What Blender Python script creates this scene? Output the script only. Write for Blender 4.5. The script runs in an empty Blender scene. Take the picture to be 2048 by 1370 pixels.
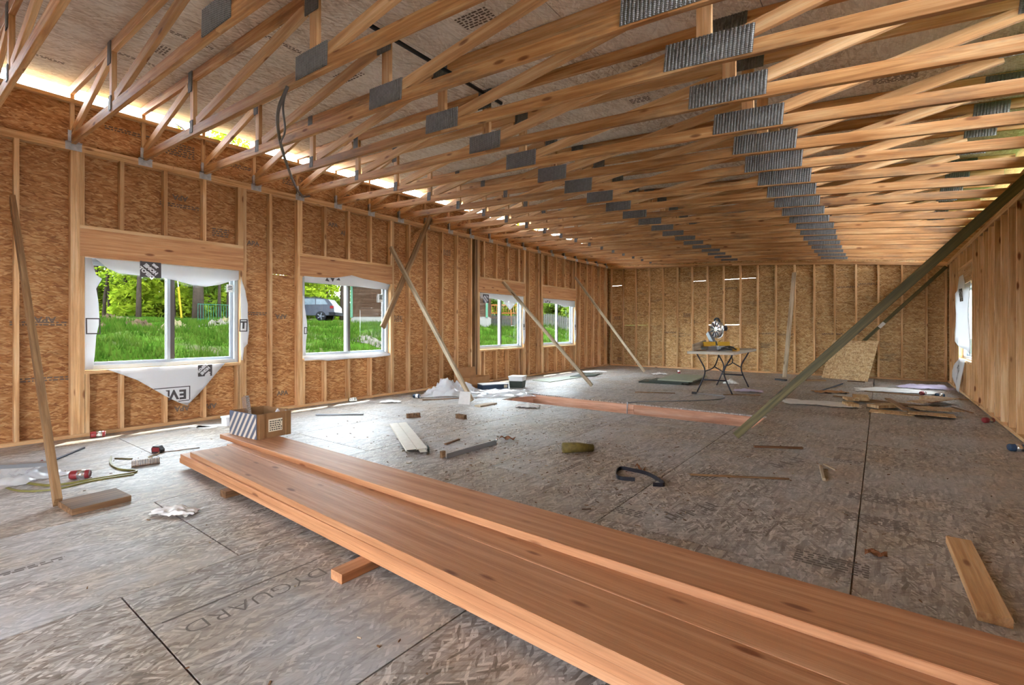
import bpy, bmesh, math, random
from mathutils import Vector, Matrix, Euler
random.seed(7)
R = math.radians
scn = bpy.context.scene
C = scn.collection

# ------------------------------------------------------------------ camera
CAMH = 1.13
cam_d = bpy.data.cameras.new('camera')
cam_d.sensor_fit = 'HORIZONTAL'; cam_d.sensor_width = 36.0
cam_d.lens = 966.0 / 2048.0 * 36.0
cam_d.shift_y = -28.0 / 2048.0
cam_d.clip_start = 0.05; cam_d.clip_end = 500
cam = bpy.data.objects.new('camera', cam_d); C.objects.link(cam)
cam.location = (0, 0, CAMH)
cam.rotation_euler = (R(90), 0, R(37.3))
scn.camera = cam

# ------------------------------------------------------------------ sky, sun, exposure
SUN_DIR = Vector((0.24, -0.34, -1.0)).normalized()      # the way sunlight travels
world = bpy.data.worlds.new('world'); scn.world = world
world.use_nodes = True
wn = world.node_tree.nodes; wl = world.node_tree.links
wn.clear()
w_out = wn.new('ShaderNodeOutputWorld'); w_bg = wn.new('ShaderNodeBackground')
w_sky = wn.new('ShaderNodeTexSky'); w_mix = wn.new('ShaderNodeMixRGB')
w_sky.sky_type = 'NISHITA'; w_sky.sun_disc = False
w_sky.sun_elevation = R(66); w_sky.sun_rotation = R(35)
w_sky.air_density = 1.0; w_sky.dust_density = 2.5; w_sky.ozone_density = 1.0
w_mix.inputs[0].default_value = 0.72
w_mix.inputs[2].default_value = (12.5, 13.2, 14.2, 1)     # bright thin haze over the whole sky
wl.new(w_sky.outputs[0], w_mix.inputs[1]); wl.new(w_mix.outputs[0], w_bg.inputs[0])
w_bg.inputs[1].default_value = 1.7
wl.new(w_bg.outputs[0], w_out.inputs[0])
sun_d = bpy.data.lights.new('sun', 'SUN'); sun_d.energy = 14.0; sun_d.angle = R(0.8)
sun_d.color = (1.0, 0.95, 0.86)
sun = bpy.data.objects.new('sun', sun_d); C.objects.link(sun)
sun.rotation_euler = SUN_DIR.to_track_quat('-Z', 'Y').to_euler()
sun.location = (-10, 15, 30)
vs = scn.view_settings
vs.view_transform = 'Standard'; vs.look = 'None'; vs.gamma = 1.0; vs.use_curve_mapping = False
vs.exposure = 1.36
scn.cycles.use_adaptive_sampling = True; scn.cycles.adaptive_threshold = 0.06

# ------------------------------------------------------------------ room measures (metres)
XL, XR, YB = -6.60, 1.13, 13.65        # inner faces of the studs: left, right, back
YF = -3.0                               # added end wall behind the camera; its doorway is invented to let in daylight
ST, SD = 0.038, 0.089                   # 2x4
LAY = 0.4064                            # 16 inch layout
KN = [(-6.76, 3.035), (-3.10, 2.875), (-0.85, 2.725), (1.26, 2.525)]   # underside of the trusses
def zb(x):
    for (xa, za), (xb, zbb) in zip(KN, KN[1:]):
        if x <= xb or xb == KN[-1][0]:
            return za + (zbb - za) * (x - xa) / (xb - xa)
DEPTH = 0.61                            # truss depth

# ------------------------------------------------------------------ node materials
MATS = {}
def newmat(name):
    m = bpy.data.materials.new(name); m.use_nodes = True
    nt = m.node_tree; nt.nodes.clear()
    out = nt.nodes.new('ShaderNodeOutputMaterial')
    b = nt.nodes.new('ShaderNodeBsdfPrincipled')
    nt.links.new(b.outputs[0], out.inputs[0])
    MATS[name] = m
    return m, nt, b, out
def nd(nt, t, **kw):
    n = nt.nodes.new(t)
    for k, v in kw.items():
        if isinstance(k, str) and hasattr(n, k): setattr(n, k, v)
    return n
def setin(n, **kw):
    for k, v in kw.items(): n.inputs[k.replace('_', ' ')].default_value = v
def ramp(nt, stops, interp='LINEAR'):
    r = nt.nodes.new('ShaderNodeValToRGB'); e = r.color_ramp; e.interpolation = interp
    while len(e.elements) < len(stops): e.elements.new(0.5)
    for el, (p, c) in zip(e.elements, stops):
        el.position = p; el.color = (c[0], c[1], c[2], 1)
    return r
def lin(r, g, b):
    f = lambda c: (c / 255 / 12.92) if c / 255 <= 0.04045 else ((c / 255 + 0.055) / 1.055) ** 2.4
    return (f(r), f(g), f(b))
def plain(name, col, rough=0.6, metal=0.0, spec=0.5, noise=0.0, nscale=20, bump=0.0):
    m, nt, b, out = newmat(name)
    b.inputs['Base Color'].default_value = (*col, 1)
    b.inputs['Roughness'].default_value = rough; b.inputs['Metallic'].default_value = metal
    b.inputs['Specular IOR Level'].default_value = spec
    if noise or bump:
        tc = nd(nt, 'ShaderNodeTexCoord'); n = nd(nt, 'ShaderNodeTexNoise')
        setin(n, Scale=nscale, Detail=5.0); nt.links.new(tc.outputs['Object'], n.inputs['Vector'])
        if noise:
            r = ramp(nt, [(0.3, tuple(c * (1 - noise) for c in col)), (0.7, tuple(min(1, c * (1 + noise)) for c in col))])
            nt.links.new(n.outputs[0], r.inputs[0]); nt.links.new(r.outputs[0], b.inputs['Base Color'])
        if bump:
            bp = nd(nt, 'ShaderNodeBump'); setin(bp, Strength=bump, Distance=0.01)
            nt.links.new(n.outputs[0], bp.inputs['Height']); nt.links.new(bp.outputs[0], b.inputs['Normal'])
    return m
def offset_coords(nt, amount=23.0):
    """object coordinates shifted by a random amount for each object"""
    tc = nd(nt, 'ShaderNodeTexCoord'); oi = nd(nt, 'ShaderNodeObjectInfo')
    mu = nd(nt, 'ShaderNodeMath', operation='MULTIPLY'); mu.inputs[1].default_value = amount
    nt.links.new(oi.outputs['Random'], mu.inputs[0])
    cb = nd(nt, 'ShaderNodeCombineXYZ')
    for i in range(3): nt.links.new(mu.outputs[0], cb.inputs[i])
    ad = nd(nt, 'ShaderNodeVectorMath', operation='ADD')
    nt.links.new(tc.outputs['Object'], ad.inputs[0]); nt.links.new(cb.outputs[0], ad.inputs[1])
    return ad.outputs[0], oi.outputs['Random']
def mapping(nt, vec, scale, rot=(0, 0, 0)):
    mp = nd(nt, 'ShaderNodeMapping'); mp.inputs['Scale'].default_value = scale
    mp.inputs['Rotation'].default_value = rot
    if any(rot):                                  # turn first, then stretch
        m0 = nd(nt, 'ShaderNodeMapping'); m0.inputs['Rotation'].default_value = rot; mp.inputs['Rotation'].default_value = (0, 0, 0)
        nt.links.new(vec, m0.inputs['Vector']); vec = m0.outputs[0]
    nt.links.new(vec, mp.inputs['Vector']); return mp.outputs[0]
def mixc(nt, fac, a, b, mode='MIX'):
    mx = nd(nt, 'ShaderNodeMixRGB', blend_type=mode)
    for i, s in ((0, fac), (1, a), (2, b)):
        if hasattr(s, 'is_output'): nt.links.new(s, mx.inputs[i])
        elif isinstance(s, (int, float)): mx.inputs[i].default_value = s
        else: mx.inputs[i].default_value = (*s, 1)
    return mx.outputs[0]
def wood(name, dark, mid, light, rough=0.62, stain=0.0, knots=0.8, vary=0.35, grain=1.0, stain_col=(0.07, 0.05, 0.04), spec=0.35):
    """sawn softwood, grain along local X, a different piece for each object"""
    m, nt, b, out = newmat(name); L = nt.links
    vec, rnd = offset_coords(nt)
    n1 = nd(nt, 'ShaderNodeTexNoise'); setin(n1, Scale=1.0, Detail=3.0, Roughness=0.55, Distortion=0.6)
    L.new(mapping(nt, vec, (1.3 * grain, 26, 26)), n1.inputs['Vector'])
    n2 = nd(nt, 'ShaderNodeTexNoise'); setin(n2, Scale=1.0, Detail=4.0, Roughness=0.6)
    L.new(mapping(nt, vec, (6, 150, 150)), n2.inputs['Vector'])
    r1 = ramp(nt, [(0.30, dark), (0.5, mid), (0.68, light)]); L.new(n1.outputs[0], r1.inputs[0])
    r2 = ramp(nt, [(0.3, (0.78,) * 3), (0.7, (1.08,) * 3)]); L.new(n2.outputs[0], r2.inputs[0])
    c = mixc(nt, 0.75, r1.outputs[0], r2.outputs[0], 'MULTIPLY')
    # each piece a little lighter, darker, redder
    vr = ramp(nt, [(0.0, (1 - vary, 1 - vary * 1.15, 1 - vary * 1.3)), (0.5, (1, 1, 1)), (1.0, (1 + vary * .35, 1 + vary * .33, 1 + vary * .3))])
    L.new(rnd, vr.inputs[0]); c = mixc(nt, 1.0, c, vr.outputs[0], 'MULTIPLY')
    if knots:
        v = nd(nt, 'ShaderNodeTexVoronoi'); setin(v, Scale=1.0, Randomness=1.0)
        L.new(mapping(nt, vec, (2.6, 8.5, 8.5)), v.inputs['Vector'])
        kr = ramp(nt, [(0.0, (0.16, 0.075, 0.035)), (0.085, (0.33, 0.17, 0.08)), (0.15, (1, 1, 1))]); L.new(v.outputs['Distance'], kr.inputs[0])
        c = mixc(nt, knots, c, kr.outputs[0], 'MULTIPLY')
    if stain:
        n3 = nd(nt, 'ShaderNodeTexNoise'); setin(n3, Scale=1.0, Detail=5.0, Roughness=0.7)
        L.new(mapping(nt, vec, (1.1, 5, 5)), n3.inputs['Vector'])
        sr = ramp(nt, [(0.52, (0, 0, 0)), (0.72, (stain,) * 3)]); L.new(n3.outputs[0], sr.inputs[0])
        c = mixc(nt, sr.outputs[0], c, stain_col)
    L.new(c, b.inputs['Base Color'])
    b.inputs['Roughness'].default_value = rough; b.inputs['Specular IOR Level'].default_value = spec
    bp = nd(nt, 'ShaderNodeBump'); setin(bp, Strength=0.25, Distance=0.004)
    L.new(n2.outputs[0], bp.inputs['Height']); L.new(bp.outputs[0], b.inputs['Normal'])
    return m
def osb(name, cols, rough=0.65, spec=0.3, sx=9.0, sy=34.0, stain=0.5, stain_col=(0.06, 0.04, 0.03), spread=0.75, bump=0.35, pale=None, streak=0.0, vary=0.12, tan=None):
    """pressed strand board: overlapping long wood flakes lying mostly along local X"""
    m, nt, b, out = newmat(name); L = nt.links
    vec, rnd = offset_coords(nt, 17.0)
    nz = nd(nt, 'ShaderNodeTexNoise', noise_dimensions='2D'); setin(nz, Scale=2.6, Detail=2.0); L.new(vec, nz.inputs['Vector'])
    sc = nd(nt, 'ShaderNodeVectorMath', operation='SCALE'); L.new(nz.outputs['Color'], sc.inputs[0]); sc.inputs['Scale'].default_value = 0.05
    wv = nd(nt, 'ShaderNodeVectorMath', operation='ADD'); L.new(vec, wv.inputs[0]); L.new(sc.outputs[0], wv.inputs[1])
    facs = []
    for i, (rz, k) in enumerate(((spread, 1.0), (-spread * 0.8, 1.25), (0.08, 0.8))):
        v = nd(nt, 'ShaderNodeTexVoronoi', voronoi_dimensions='2D'); setin(v, Scale=1.0, Randomness=1.0)
        L.new(mapping(nt, wv.outputs[0], (sx * k, sy * k, sy * k), (0, 0, rz)), v.inputs['Vector'])
        sp = nd(nt, 'ShaderNodeSeparateColor'); L.new(v.outputs['Color'], sp.inputs[0])
        facs.append((sp.outputs[0], sp.outputs[1], v.outputs['Distance']))
    def pick(i, thr):
        mk = nd(nt, 'ShaderNodeMath', operation='GREATER_THAN'); L.new(facs[i][1], mk.inputs[0]); mk.inputs[1].default_value = thr
        return mk.outputs[0]
    f = mixc(nt, pick(1, 0.5), facs[0][0], facs[1][0]); f = mixc(nt, pick(2, 0.62), f, facs[2][0])
    r1 = ramp(nt, [(0.0, cols[0]), (0.3, cols[1]), (0.65, cols[2]), (1.0, cols[3])]); L.new(f, r1.inputs[0])
    fn = nd(nt, 'ShaderNodeTexNoise', noise_dimensions='2D'); setin(fn, Scale=1.0, Detail=3.0, Roughness=0.65); L.new(mapping(nt, wv.outputs[0], (14, 130, 130)), fn.inputs['Vector'])
    fr = ramp(nt, [(0.3, (0.72,) * 3), (0.7, (1.1,) * 3)]); L.new(fn.outputs[0], fr.inputs[0])
    c = mixc(nt, 0.8, r1.outputs[0], fr.outputs[0], 'MULTIPLY')
    # dark thin lines where flakes overlap
    dr = ramp(nt, [(0.50, (1, 1, 1)), (0.80, (0.62, 0.55, 0.48))]); L.new(facs[0][2], dr.inputs[0]); c = mixc(nt, 0.7, c, dr.outputs[0], 'MULTIPLY')
    if pale:
        pn = nd(nt, 'ShaderNodeTexNoise', noise_dimensions='2D'); setin(pn, Scale=0.9, Detail=4.0, Roughness=0.6); L.new(vec, pn.inputs['Vector'])
        pr = ramp(nt, [(0.42, (0, 0, 0)), (0.66, (0.75,) * 3)]); L.new(pn.outputs[0], pr.inputs[0]); c = mixc(nt, pr.outputs[0], c, mixc(nt, 0.75, c, pale))
    if tan:
        tn = nd(nt, 'ShaderNodeTexNoise', noise_dimensions='2D'); setin(tn, Scale=1.3, Detail=4.0, Roughness=0.7); L.new(wv.outputs[0], tn.inputs['Vector'])
        tr_ = ramp(nt, [(0.45, (0, 0, 0)), (0.62, (0.85,) * 3)]); L.new(tn.outputs[0], tr_.inputs[0]); c = mixc(nt, tr_.outputs[0], c, mixc(nt, 1.0, c, tan, 'MULTIPLY'))
    if streak:
        sn = nd(nt, 'ShaderNodeTexNoise', noise_dimensions='2D'); setin(sn, Scale=1.0, Detail=4.0, Roughness=0.7); L.new(mapping(nt, vec, (2.2, 26, 26)), sn.inputs['Vector'])
        sr = ramp(nt, [(0.56, (0, 0, 0)), (0.70, (streak,) * 3)]); L.new(sn.outputs[0], sr.inputs[0]); c = mixc(nt, sr.outputs[0], c, stain_col)
    if stain:
        n3 = nd(nt, 'ShaderNodeTexNoise', noise_dimensions='2D'); setin(n3, Scale=1.0, Detail=4.0, Roughness=0.72); L.new(mapping(nt, vec, (0.8, 3.4, 3.4)), n3.inputs['Vector'])
        s2 = ramp(nt, [(0.60, (0, 0, 0)), (0.78, (stain,) * 3)]); L.new(n3.outputs[0], s2.inputs[0]); c = mixc(nt, s2.outputs[0], c, stain_col)
    vr = ramp(nt, [(0.0, (1 - vary,) * 3), (1.0, (1 + vary,) * 3)]); L.new(rnd, vr.inputs[0]); c = mixc(nt, 1.0, c, vr.outputs[0], 'MULTIPLY')
    L.new(c, b.inputs['Base Color'])
    b.inputs['Roughness'].default_value = rough; b.inputs['Specular IOR Level'].default_value = spec
    hm = mixc(nt, 0.5, f, fn.outputs[0])
    bp = nd(nt, 'ShaderNodeBump'); setin(bp, Strength=bump, Distance=0.006); L.new(hm, bp.inputs['Height']); L.new(bp.outputs[0], b.inputs['Normal'])
    return m

M_STUD = wood('stud_wood', lin(196, 144, 92), lin(222, 176, 124), lin(234, 198, 152), stain=0.30, vary=0.25, stain_col=(0.18, 0.125, 0.085))
M_RSTUD = wood('stud_wood_bright', lin(204, 154, 100), lin(224, 180, 126), lin(240, 208, 162), stain=0.0, vary=0.18, knots=1.0)
M_HEAD = wood('header_wood', lin(176, 118, 74), lin(198, 142, 94), lin(212, 162, 114), stain=0.12, vary=0.15)
M_TRUSS = wood('truss_wood', lin(194, 144, 94), lin(216, 168, 116), lin(230, 194, 148), stain=0.10, vary=0.25)
M_CHORD = wood('chord_wood', lin(166, 110, 62), lin(202, 148, 94), lin(222, 180, 130), stain=0.75, vary=0.25, stain_col=(0.13, 0.095, 0.07))
M_PILE = wood('plank_wood', lin(164, 110, 74), lin(182, 128, 88), lin(198, 148, 110), rough=0.52, stain=0.16, vary=0.10, grain=0.5, spec=0.35, stain_col=(0.28, 0.17, 0.11))
M_BRACE = wood('weathered_brace_wood', lin(112, 84, 56), lin(146, 112, 76), lin(172, 140, 102), stain=0.4, vary=0.2)
M_OLIVE = wood('olive_brace_wood', lin(62, 58, 28), lin(82, 74, 36), lin(108, 96, 54), rough=0.5, stain=0.3, vary=0.1)
M_PALEB = wood('pale_brace_wood', lin(146, 126, 100), lin(180, 160, 132), lin(206, 188, 160), stain=0.4, vary=0.15)
M_PINK = wood('rim_wood', lin(206, 146, 114), lin(226, 172, 142), lin(238, 192, 166), stain=0.3, vary=0.12, stain_col=(0.14, 0.07, 0.05))
M_DARKW = wood('dark_scrap_wood', lin(82, 58, 38), lin(116, 84, 56), lin(144, 110, 78), stain=0.3)
M_OSBW = osb('strand_board_wall', [lin(152, 98, 54), lin(176, 120, 70), lin(190, 136, 84), lin(210, 164, 112)], sx=16, sy=74, stain=0.35, stain_col=(0.15, 0.09, 0.055), spread=0.45, bump=0.25)
M_OSBB = osb('strand_board_back', [lin(168, 126, 78), lin(196, 154, 100), lin(210, 172, 118), lin(226, 196, 146)], sx=14, sy=56, stain=0.75, streak=0.2, stain_col=(0.16, 0.12, 0.08))
M_OSBF = osb('strand_board_floor', [lin(116, 107, 98), lin(150, 142, 134), lin(168, 161, 154), lin(206, 200, 194)], sx=16, sy=80, spread=0.8, rough=0.50, spec=0.48, stain=0.45, streak=0.42, stain_col=(0.10, 0.08, 0.065), pale=lin(178, 180, 182), bump=0.35, vary=0.07, tan=(0.97, 0.87, 0.74))
M_OSBR = osb('strand_board_roof', [lin(200, 178, 156), lin(222, 204, 186), lin(234, 220, 204), lin(244, 234, 222)], sx=12, sy=60, stain=0.25, streak=0.28, stain_col=(0.40, 0.31, 0.24), pale=lin(238, 234, 228), bump=0.25)
M_OSBS = osb('strand_board_sheet', [lin(168, 132, 92), lin(196, 160, 114), lin(208, 174, 128), lin(222, 196, 152)], sx=16, sy=50, spread=1.2, stain=0.5)
M_INK = plain('black_print_ink', (0.035, 0.028, 0.024), 0.8)
M_INKF = plain('faded_print_ink', (0.15, 0.105, 0.08), 0.8); M_INKW = plain('worn_floor_ink', (0.15, 0.13, 0.115), 0.8)
M_INKG = plain('dark_grey_wrap_ink', (0.07, 0.06, 0.06), 0.7)
M_STEEL = plain('galvanised_plate', (0.36, 0.36, 0.36), 0.42, 0.75, noise=0.25, nscale=40)
M_TIE = plain('galvanised_tie', (0.50, 0.50, 0.50), 0.5, 0.55, noise=0.2)
M_VINYL = plain('white_vinyl', lin(178, 186, 192), 0.35)
M_DSTILE = plain('dark_stile', (0.10, 0.085, 0.075), 0.5)
M_BLACK = plain('black_rubber', (0.018, 0.018, 0.02), 0.5)
M_IRON = plain('dark_iron', (0.035, 0.035, 0.045), 0.4, 0.6)
M_GREYM = plain('grey_metal', (0.33, 0.35, 0.37), 0.35, 0.8)
M_ALU = plain('bright_metal', (0.72, 0.74, 0.76), 0.25, 0.9)
M_WHITE = plain('white_plastic', lin(226, 228, 230), 0.4)
M_PAPER = plain('white_paper', lin(222, 220, 216), 0.8, noise=0.06)
M_GYP = plain('pale_siding', lin(206, 198, 184), 0.55, noise=0.05)
M_CARD = plain('brown_cardboard', lin(134, 96, 58), 0.85, noise=0.12, nscale=9)
M_CARD2 = plain('tan_cardboard', lin(170, 124, 80), 0.85, noise=0.10, nscale=9)
M_STRIPEB = plain('grey_blue_stripe', lin(92, 100, 116), 0.7)
M_STRIPEW = plain('cream_stripe', lin(206, 198, 184), 0.7)
M_LABEL = plain('cream_label', lin(214, 200, 172), 0.7)
M_GREENB = plain('dark_green_board', lin(52, 62, 52), 0.55, noise=0.1)
M_GREENT = plain('pale_green_board', lin(150, 158, 138), 0.6, noise=0.08)
M_BLUE = plain('dark_blue_print', lin(38, 62, 88), 0.5)
M_RED = plain('dark_red_print', lin(132, 40, 44), 0.4)
M_PURP = plain('pale_lilac_paper', lin(196, 184, 206), 0.75)
M_YEL = plain('yellow_plastic', lin(206, 160, 40), 0.45)
M_OLV = plain('olive_strapping', lin(116, 110, 52), 0.5)
M_LEAFBR = plain('dry_brown_leaf', lin(120, 72, 38), 0.8)
M_TUBE = plain('mossy_tube', lin(106, 92, 40), 0.7, noise=0.35, nscale=30)
M_CONC = plain('basement_concrete', lin(120, 112, 104), 0.9, noise=0.1)

def m_wrap():
    m, nt, b, out = newmat('white_house_wrap')
    df = nd(nt, 'ShaderNodeBsdfDiffuse'); tr = nd(nt, 'ShaderNodeBsdfTranslucent'); mx = nd(nt, 'ShaderNodeMixShader')
    df.inputs[0].default_value = (0.80, 0.80, 0.80, 1); tr.inputs[0].default_value = (0.80, 0.80, 0.82, 1); mx.inputs[0].default_value = 0.28
    nt.links.new(df.outputs[0], mx.inputs[1]); nt.links.new(tr.outputs[0], mx.inputs[2]); nt.links.new(mx.outputs[0], out.inputs[0]); nt.nodes.remove(b)
    return m
M_WRAP = m_wrap()
def m_glass(name, tint, refl=1.0):
    m, nt, b, out = newmat(name)
    t = nd(nt, 'ShaderNodeBsdfTransparent'); g = nd(nt, 'ShaderNodeBsdfGlossy'); lw = nd(nt, 'ShaderNodeLayerWeight'); pw = nd(nt, 'ShaderNodeMath', operation='POWER'); pw.inputs[1].default_value = 4.0
    f = nd(nt, 'ShaderNodeMath', operation='MULTIPLY_ADD'); f.inputs[1].default_value = 0.5; f.inputs[2].default_value = 0.035; mx = nd(nt, 'ShaderNodeMixShader')
    lw.inputs[0].default_value = 0.5; nt.links.new(lw.outputs['Facing'], pw.inputs[0]); nt.links.new(pw.outputs[0], f.inputs[0])
    t.inputs[0].default_value = (*tint, 1); g.inputs['Roughness'].default_value = 0.0; 
    nt.links.new(f.outputs[0], mx.inputs[0]); nt.links.new(t.outputs[0], mx.inputs[1]); nt.links.new(g.outputs[0], mx.inputs[2]); nt.links.new(mx.outputs[0], out.inputs[0]); nt.nodes.remove(b)
    return m
M_GLASS = m_glass('window_glass', (0.73, 0.76, 0.755))
def m_film():
    m, nt, b, out = newmat('clear_plastic_film')
    t = nd(nt, 'ShaderNodeBsdfTransparent'); g = nd(nt, 'ShaderNodeBsdfPrincipled'); mx = nd(nt, 'ShaderNodeMixShader')
    g.inputs['Base Color'].default_value = (0.82, 0.84, 0.86, 1); g.inputs['Roughness'].default_value = 0.18; mx.inputs[0].default_value = 0.5
    nt.links.new(t.outputs[0], mx.inputs[1]); nt.links.new(g.outputs[0], mx.inputs[2]); nt.links.new(mx.outputs[0], out.inputs[0]); nt.nodes.remove(b)
    return m
M_FILM = m_film()
def m_leaf(name, c1, c2):
    m, nt, b, out = newmat(name)
    df = nd(nt, 'ShaderNodeBsdfDiffuse'); tr = nd(nt, 'ShaderNodeBsdfTranslucent'); mx = nd(nt, 'ShaderNodeMixShader'); mx.inputs[0].default_value = 0.5
    tc = nd(nt, 'ShaderNodeTexCoord'); n = nd(nt, 'ShaderNodeTexNoise'); setin(n, Scale=3.0, Detail=4.0); nt.links.new(tc.outputs['Object'], n.inputs['Vector'])
    r = ramp(nt, [(0.35, c1), (0.65, c2)]); nt.links.new(n.outputs[0], r.inputs[0])
    nt.links.new(r.outputs[0], df.inputs[0]); nt.links.new(r.outputs[0], tr.inputs[0])
    nt.links.new(df.outputs[0], mx.inputs[1]); nt.links.new(tr.outputs[0], mx.inputs[2]); nt.links.new(mx.outputs[0], out.inputs[0]); nt.nodes.remove(b)
    return m
M_LEAF1 = m_leaf('spring_leaf', (0.085, 0.140, 0.008), (0.22, 0.265, 0.02))
M_LEAF2 = m_leaf('deep_leaf', (0.04, 0.075, 0.010), (0.11, 0.155, 0.016))
M_GRASS = m_leaf('grass_blade', (0.0075, 0.022, 0.0018), (0.022, 0.036, 0.005))
M_BUSH = m_leaf('bush_leaf', (0.012, 0.024, 0.005), (0.05, 0.055, 0.02))
M_BARK = plain('tree_bark', lin(38, 32, 27), 0.9, spec=0.0, noise=0.3, nscale=8)
def m_ground():
    m, nt, b, out = newmat('lawn_ground'); L = nt.links
    tc = nd(nt, 'ShaderNodeTexCoord'); n = nd(nt, 'ShaderNodeTexNoise'); setin(n, Scale=0.55, Detail=8.0, Roughness=0.65); L.new(tc.outputs['Object'], n.inputs['Vector'])
    n2 = nd(nt, 'ShaderNodeTexNoise'); setin(n2, Scale=5.0, Detail=8.0, Roughness=0.75); L.new(tc.outputs['Object'], n2.inputs['Vector'])
    r = ramp(nt, [(0.36, (0.009, 0.024, 0.002)), (0.54, (0.016, 0.032, 0.004)), (0.64, (0.028, 0.028, 0.015)), (0.78, (0.03, 0.024, 0.017))]); L.new(n.outputs[0], r.inputs[0])
    r2 = ramp(nt, [(0.3, (0.45,) * 3), (0.65, (1.2,) * 3)]); L.new(n2.outputs[0], r2.inputs[0])
    L.new(mixc(nt, 0.9, r.outputs[0], r2.outputs[0], 'MULTIPLY'), b.inputs['Base Color']); b.inputs['Roughness'].default_value = 0.95; b.inputs['Specular IOR Level'].default_value = 0.0
    bp = nd(nt, 'ShaderNodeBump'); setin(bp, Strength=0.8, Distance=0.15); L.new(n2.outputs[0], bp.inputs['Height']); L.new(bp.outputs[0], b.inputs['Normal'])
    return m
M_GROUND = m_ground()

# ------------------------------------------------------------------ mesh and object helpers
WM = {}
def link(o, parent, M):
    C.objects.link(o)
    o.matrix_basis = M
    if parent is not None:
        o.parent = parent; o.matrix_parent_inverse = WM[parent].inverted()
    WM[o] = M
    return o
def obj(name, me, mat=None, parent=None, M=None, smooth=False):
    M = M or Matrix()
    if mat is not None and not me.materials: me.materials.append(mat)
    if smooth:
        for p in me.polygons: p.use_smooth = True
    o = bpy.data.objects.new(name, me)
    link(o, parent, M)
    if mat is not None and me.materials and me.materials[0] != mat:
        o.material_slots[0].link = 'OBJECT'; o.material_slots[0].material = mat
    return o
def empty(name, loc=(0, 0, 0), parent=None):
    o = bpy.data.objects.new(name, None); o.empty_display_size = 0.1
    return link(o, parent, Matrix.Translation(loc))
def tag(o, label, cat, group=None):
    o['label'] = label; o['category'] = cat
    if group: o['group'] = group
    return o
def struct(o, label=None):
    o['kind'] = 'structure'
    if label: o['label'] = label
    return o
class MB:
    def __init__(s): s.v = []; s.f = []; s.mi = []
    def add(s, vs_, fs, mi=0):
        n = len(s.v); s.v += [tuple(v) for v in vs_]; s.f += [tuple(i + n for i in f) for f in fs]; s.mi += [mi] * len(fs); return s
    def box(s, a, b, M=None, mi=0, ch=0.0):
        x0, y0, z0 = a; x1, y1, z1 = b
        if ch:
            pts = [(y0 + ch, z0), (y1 - ch, z0), (y1, z0 + ch), (y1, z1 - ch), (y1 - ch, z1), (y0 + ch, z1), (y0, z1 - ch), (y0, z0 + ch)]
            vs_ = [(x0, y, z) for y, z in pts] + [(x1, y, z) for y, z in pts]
            fs = [tuple(range(7, -1, -1)), tuple(range(8, 16))] + [(i, (i + 1) % 8, 8 + (i + 1) % 8, 8 + i) for i in range(8)]
        else:
            vs_ = [(x0, y0, z0), (x1, y0, z0), (x1, y1, z0), (x0, y1, z0), (x0, y0, z1), (x1, y0, z1), (x1, y1, z1), (x0, y1, z1)]
            fs = [(3, 2, 1, 0), (4, 5, 6, 7), (0, 1, 5, 4), (1, 2, 6, 5), (2, 3, 7, 6), (3, 0, 4, 7)]
        if M is not None: vs_ = [tuple(M @ Vector(v)) for v in vs_]
        return s.add(vs_, fs, mi)
    def cyl(s, p0, p1, r0, r1=None, n=12, mi=0, cap=True):
        r1 = r0 if r1 is None else r1
        p0 = Vector(p0); p1 = Vector(p1); d = (p1 - p0).normalized()
        u = d.orthogonal().normalized(); w = d.cross(u)
        vs_ = []
        for p, r in ((p0, r0), (p1, r1)):
            for i in range(n):
                a = 2 * math.pi * i / n; vs_.append(p + u * r * math.cos(a) + w * r * math.sin(a))
        fs = [(i, (i + 1) % n, n + (i + 1) % n, n + i) for i in range(n)]
        if cap: fs += [tuple(range(n - 1, -1, -1)), tuple(range(n, 2 * n))]
        return s.add(vs_, fs, mi)
    def tube(s, pts, r, n=8, mi=0):
        pts = [Vector(p) for p in pts]; rings = []
        u = None
        for i, p in enumerate(pts):
            d = (pts[min(i + 1, len(pts) - 1)] - pts[max(i - 1, 0)]).normalized()
            u = d.orthogonal().normalized() if u is None else (u - d * u.dot(d)).normalized()
            w = d.cross(u); rr = r[i] if isinstance(r, (list, tuple)) else r
            rings.append([p + u * rr * math.cos(2 * math.pi * k / n) + w * rr * math.sin(2 * math.pi * k / n) for k in range(n)])
        vs_ = [v for rg in rings for v in rg]; fs = []
        for i in range(len(rings) - 1):
            for k in range(n): fs.append((i * n + k, i * n + (k + 1) % n, (i + 1) * n + (k + 1) % n, (i + 1) * n + k))
        fs += [tuple(range(n - 1, -1, -1)), tuple(range((len(rings) - 1) * n, len(rings) * n))]
        return s.add(vs_, fs, mi)
    def lathe(s, prof, n=20, M=None, mi=0):
        vs_ = []
        for r, z in prof:
            for k in range(n): vs_.append(Vector((r * math.cos(2 * math.pi * k / n), r * math.sin(2 * math.pi * k / n), z)))
        if M is not None: vs_ = [M @ v for v in vs_]
        fs = []
        for i in range(len(prof) - 1):
            for k in range(n): fs.append((i * n + k, i * n + (k + 1) % n, (i + 1) * n + (k + 1) % n, (i + 1) * n + k))
        fs += [tuple(range(n - 1, -1, -1)), tuple(range((len(prof) - 1) * n, len(prof) * n))]
        return s.add(vs_, fs, mi)
    def prism(s, poly, t0, t1, M=None, mi=0):
        """poly in local XY, extruded along Z"""
        n = len(poly)
        vs_ = [Vector((x, y, t0)) for x, y in poly] + [Vector((x, y, t1)) for x, y in poly]
        if M is not None: vs_ = [M @ v for v in vs_]
        return s.add(vs_, [tuple(range(n - 1, -1, -1)), tuple(range(n, 2 * n))] + [(i, (i + 1) % n, n + (i + 1) % n, n + i) for i in range(n)], mi)
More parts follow.
